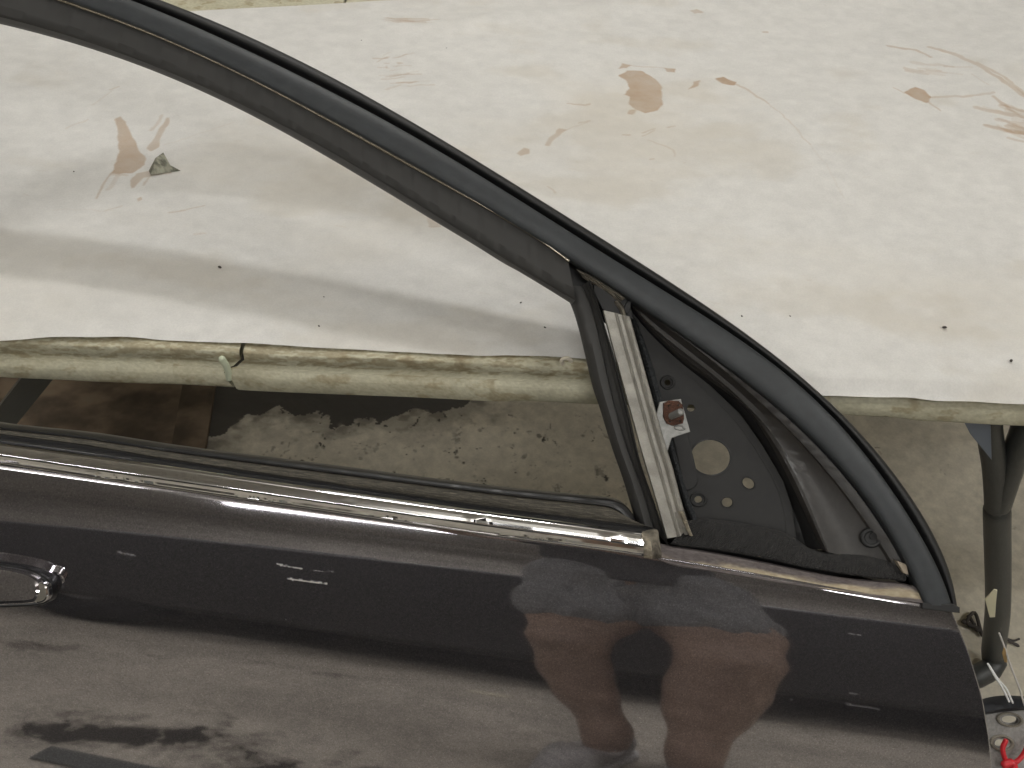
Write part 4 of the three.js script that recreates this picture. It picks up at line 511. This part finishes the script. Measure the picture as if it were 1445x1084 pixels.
{
  const who = thing('person', 'person in blue grey shorts and grey slip-on shoes, mirrored in the door', 'person', null, [0.23, 0, 1.2]);
  const off = (g) => g.translate(-0.23, 0, -1.2);
  const skinMat = phys({ color: lin(0.58, 0.43, 0.355), roughness: 0.55, map: scaled(dust, 0.8) });
  const legL = [[0.14, 0.92, 1.25, 0.115], [0.105, 0.62, 1.2, 0.1], [0.075, 0.47, 1.16, 0.072], [0.085, 0.34, 1.19, 0.064], [0.108, 0.24, 1.19, 0.055], [0.15, 0.1, 1.17, 0.042], [0.15, 0.06, 1.165, 0.042]];
  const legR = [[0.32, 0.92, 1.25, 0.118], [0.355, 0.62, 1.18, 0.112], [0.36, 0.46, 1.12, 0.09], [0.34, 0.33, 1.13, 0.088], [0.325, 0.24, 1.12, 0.074], [0.305, 0.1, 1.08, 0.046], [0.305, 0.06, 1.075, 0.045]];
  const torso = [[0.23, 0.98, 1.25, 0.15], [0.23, 1.15, 1.25, 0.15], [0.22, 1.34, 1.25, 0.145], [0.21, 1.46, 1.23, 0.09], [0.2, 1.54, 1.2, 0.058], [0.19, 1.62, 1.16, 0.06]];
  const headC = [[0.185, 1.64, 1.125, 0.07], [0.185, 1.7, 1.135, 0.092], [0.185, 1.735, 1.15, 0.092]];
  const face = [[[0.185, 1.685, 1.03, 0.012], [0.185, 1.655, 1.018, 0.016]], [[0.155, 1.71, 1.055, 0.02], [0.215, 1.71, 1.055, 0.02]], [[0.165, 1.61, 1.05, 0.014], [0.205, 1.61, 1.05, 0.014]], [[0.09, 1.69, 1.15, 0.018], [0.09, 1.66, 1.145, 0.012]], [[0.28, 1.69, 1.15, 0.018], [0.28, 1.66, 1.145, 0.012]]];
  const armL = [[0.1, 1.4, 1.25, 0.07], [0.0, 1.36, 1.2, 0.055], [-0.08, 1.2, 1.07, 0.046], [-0.095, 1.42, 0.88, 0.03], [-0.09, 1.46, 0.855, 0.028]];
  const armR = [[0.36, 1.4, 1.25, 0.07], [0.42, 1.34, 1.18, 0.055], [0.36, 1.18, 1.05, 0.046], [0.125, 1.41, 0.89, 0.03], [0.105, 1.45, 0.86, 0.028]];
  part('body', off(sdfMesh([legL, legR, torso, headC, ...face, armL, armR], [-0.25, 0.02, 0.78], [0.6, 1.86, 1.48], 128, 0.014)), skinMat, who);
  // the phone and a hand at either end of it
  const FWD = [0, -Math.SQRT1_2, -Math.SQRT1_2], at = (x, y, d) => [x, 1.475 + y * Math.SQRT1_2 - d * FWD[1] * -1 * -1, 0.82 + -y * Math.SQRT1_2 - d * FWD[2]];
  for (const s of [-1, 1]) {
    const palm = [[[s * 0.1, 1.462, 0.862, 0.024], [s * 0.088, 1.474, 0.842, 0.02]]];
    const fingers = [0.024, 0.008, -0.008, -0.023].map((y, i) => { const L = [0.9, 1, 0.95, 0.75][i], yy = 1.47 + y * 0.7, zz = 0.848 - y * 0.7; return [[s * 0.092, yy - 0.004, zz, 0.0095], [s * 0.091, yy + 0.004, zz - 0.02 * L, 0.009], [s * 0.08, yy - 0.006, zz - 0.032 * L, 0.0085], [s * (0.08 - 0.022 * L), yy - 0.006, zz - 0.034 * L, 0.0075]]; });
    const thumb = [[s * 0.1, 1.472, 0.868, 0.013], [s * 0.088, 1.5, 0.862, 0.0115], [s * 0.062, 1.506, 0.85, 0.0095]];
    part('hand', off(sdfMesh([...palm, ...fingers, thumb], [Math.min(s * 0.03, s * 0.14), 1.42, 0.79], [Math.max(s * 0.03, s * 0.14), 1.53, 0.91], 48, 0.004)), skinMat, who);
  }
  const cloth = (c, s) => std({ color: c, roughness: 0.95, map: scaled(dust, 0.12), bumpMap: scaled(grain, 0.03), bumpScale: s });
  const fold = (p) => 0.008 * (noise(p[0] * 20, p[1] * 9 + p[2] * 12, 201) - 0.5) + 0.01 * (noise(p[0] * 60 + p[2] * 40, p[1] * 14, 203) - 0.5);
  part('shorts', off(sdfMesh([[[0.17, 0.98, 1.25, 0.15], [0.3, 0.98, 1.25, 0.15]], [[0.14, 0.92, 1.25, 0.13], [0.105, 0.7, 1.21, 0.119], [0.1, 0.665, 1.2, 0.117]], [[0.32, 0.92, 1.25, 0.13], [0.345, 0.7, 1.19, 0.118], [0.348, 0.67, 1.185, 0.116]]], [-0.08, 0.48, 0.95], [0.6, 1.14, 1.48], 72, 0.014, (p) => Math.max(fold(p), 0) + fold(p) + 60 * Math.max(0, 0.595 - p[1]))), cloth(lin(0.42, 0.44, 0.475), 0.0006), who);
  part('shirt', off(sdfMesh([torso.slice(0, 4).map(([x, y, z, r]) => [x, y, z, r + 0.014]), [[0.12, 1.4, 1.25, 0.085], [0.03, 1.36, 1.215, 0.075]], [[0.34, 1.4, 1.25, 0.085], [0.41, 1.345, 1.19, 0.075]]], [-0.1, 0.82, 1.02], [0.55, 1.56, 1.48], 72, 0.016, (p) => fold(p) + 60 * Math.max(0, 0.93 - p[1]) + 60 * Math.max(0, p[1] - 1.5))), cloth(lin(0.12, 0.12, 0.125), 0.001), who);
  part('hair', off(sdfMesh([[[0.185, 1.745, 1.165, 0.1], [0.185, 1.7, 1.2, 0.082]]], [0.06, 1.58, 1.02], [0.31, 1.87, 1.31], 48, 0.01, (p) => 30 * Math.max(0, 1.725 + (1.08 - p[2]) * 0.9 - p[1]) * (p[2] < 1.13 ? 1 : 0) + 0.006 * (noise(p[0] * 120, p[2] * 60, 207) - 0.5))), std({ color: lin(0.03, 0.022, 0.016), roughness: 0.6 }), who);
  for (const x of [0.162, 0.208]) part('eye', new THREE.SphereGeometry(0.012, 16, 10), std({ color: lin(0.5, 0.48, 0.45), roughness: 0.2 }), who).position.set(x - 0.23, 1.69, 1.045 - 1.2);
  part('mouth', new THREE.CapsuleGeometry(0.006, 0.036, 4, 10).rotateZ(Math.PI / 2), std({ color: lin(0.4, 0.18, 0.15), roughness: 0.5 }), who).position.set(0.185 - 0.23, 1.622, 1.036 - 1.2);
  const shoeMat = cloth(lin(0.7, 0.71, 0.73), 0.0006), soleMat = std({ color: lin(0.68, 0.68, 0.66), roughness: 0.7 });
  for (const [hx, hz, tx, tz] of [[0.17, 1.2, 0.045, 1.0], [0.325, 1.14, 0.275, 0.9]]) {
    const f = (t, y, r) => [mix(hx, tx, t), y, mix(hz, tz, t), r];
    const cut = (p) => { const a = ((p[0] - hx) * (tx - hx) + (p[2] - hz) * (tz - hz)) / ((tx - hx) ** 2 + (tz - hz) ** 2); return 60 * Math.max(0, 0.018 - p[1]) + 40 * Math.max(0, p[1] - (0.085 - 0.035 * Math.exp(-(((a - 0.3) / 0.22) ** 2)))); };
    const lo = [Math.min(hx, tx) - 0.08, 0, Math.min(hz, tz) - 0.08], hi = [Math.max(hx, tx) + 0.08, 0.12, Math.max(hz, tz) + 0.08];
    const sh = part('shoe', off(sdfMesh([[f(0.02, 0.055, 0.042), f(0.35, 0.05, 0.044), f(0.7, 0.04, 0.046), f(0.95, 0.03, 0.036)]], lo, hi, 60, 0.012, cut)), shoeMat, who);
    part('sole', off(sdfMesh([[f(0.0, 0.012, 0.047), f(0.4, 0.012, 0.044), f(0.72, 0.012, 0.051), f(0.97, 0.012, 0.041)]], lo, hi, 60, 0.012, (p) => 60 * Math.max(0, p[1] - 0.021) + 60 * Math.max(0, 0.0035 - p[1]))), soleMat, sh);
  }
  const ph = new RoundedBoxGeometry(0.155, 0.076, 0.008, 3, 0.004); const m = solo('phone', ph, phys({ color: lin(0.012, 0.012, 0.014), roughness: 0.2, clearcoat: 1 }), 'black phone held level in both hands of the person', 'phone'); m.position.set(0, 1.49 + 0.012, 0.8 + 0.012); m.rotation.x = -Math.PI / 4;
}

// ---------------------------------------------------------------- dark car parked behind the person, seen only in the paint
{
  const car = thing('parked_car', 'long dark open car body standing across the garage, mirrored in the door paint', 'car', null, [0.2, 0, 2.78]); car.rotation.y = 0.2;
  const bodyShape = curveShape([[-2.2, 0.42], [-2.26, 0.62], [-2.1, 0.86], [-1.5, 0.98], [-1.0, 1.02], [0.4, 1.03], [1.6, 1.0], [2.1, 0.95], [2.2, 0.7], [2.16, 0.36], [1.0, 0.24], [0, 0.22], [-1.0, 0.24], [-1.9, 0.28]]);
  for (const x of [-1.4, 1.42]) { const h = new THREE.Path(); h.absarc(x, 0.36, 0.1, 0, 7); }
  const body = new THREE.ExtrudeGeometry(bodyShape, { depth: 1.5, bevelEnabled: true, bevelThickness: 0.14, bevelSize: 0.06, bevelSegments: 5, curveSegments: 6 }); body.translate(0, 0, -0.75);
  const carPaint = phys({ color: lin(0.045, 0.044, 0.044), roughness: 0.55 });
  part('body', body, carPaint, car);
  part('dashboard', new RoundedBoxGeometry(0.5, 0.14, 1.3, 3, 0.05).translate(-0.75, 1.08, 0), carPaint, car);
  for (const x of [0.2, 1.0]) part('seat', new RoundedBoxGeometry(0.2, 0.3, 1.2, 3, 0.08).translate(x, 1.02, 0.1), std({ color: lin(0.03, 0.03, 0.032), roughness: 0.8 }), car);
  for (const x of [-1.42, 1.4]) for (const z of [-0.78, 0.78]) { const w = part('wheel', new THREE.TorusGeometry(0.25, 0.095, 14, 40).scale(1, 1, 1.1), std({ color: lin(0.015, 0.015, 0.015), roughness: 0.85 }), car); w.position.set(x, 0.345, z); part('rim', new THREE.CylinderGeometry(0.2, 0.2, 0.1, 10).rotateX(Math.PI / 2), std({ color: lin(0.25, 0.25, 0.26), roughness: 0.35, metalness: 0.8 }), w); part('hub', new THREE.CylinderGeometry(0.05, 0.06, 0.13, 16).rotateX(Math.PI / 2), std({ color: lin(0.03, 0.03, 0.03), roughness: 0.5 }), w); }
  part('door_line', new THREE.BoxGeometry(0.008, 0.62, 0.006).translate(0.32, 0.7, -0.893), std({ color: 0x020202 }), car);
  part('tail_lamp', new RoundedBoxGeometry(0.2, 0.1, 0.05, 3, 0.02).translate(-2.05, 0.78, -0.86), phys({ color: lin(0.25, 0.02, 0.02), roughness: 0.1, clearcoat: 1 }), car);
}

renderer.render(scene, camera);
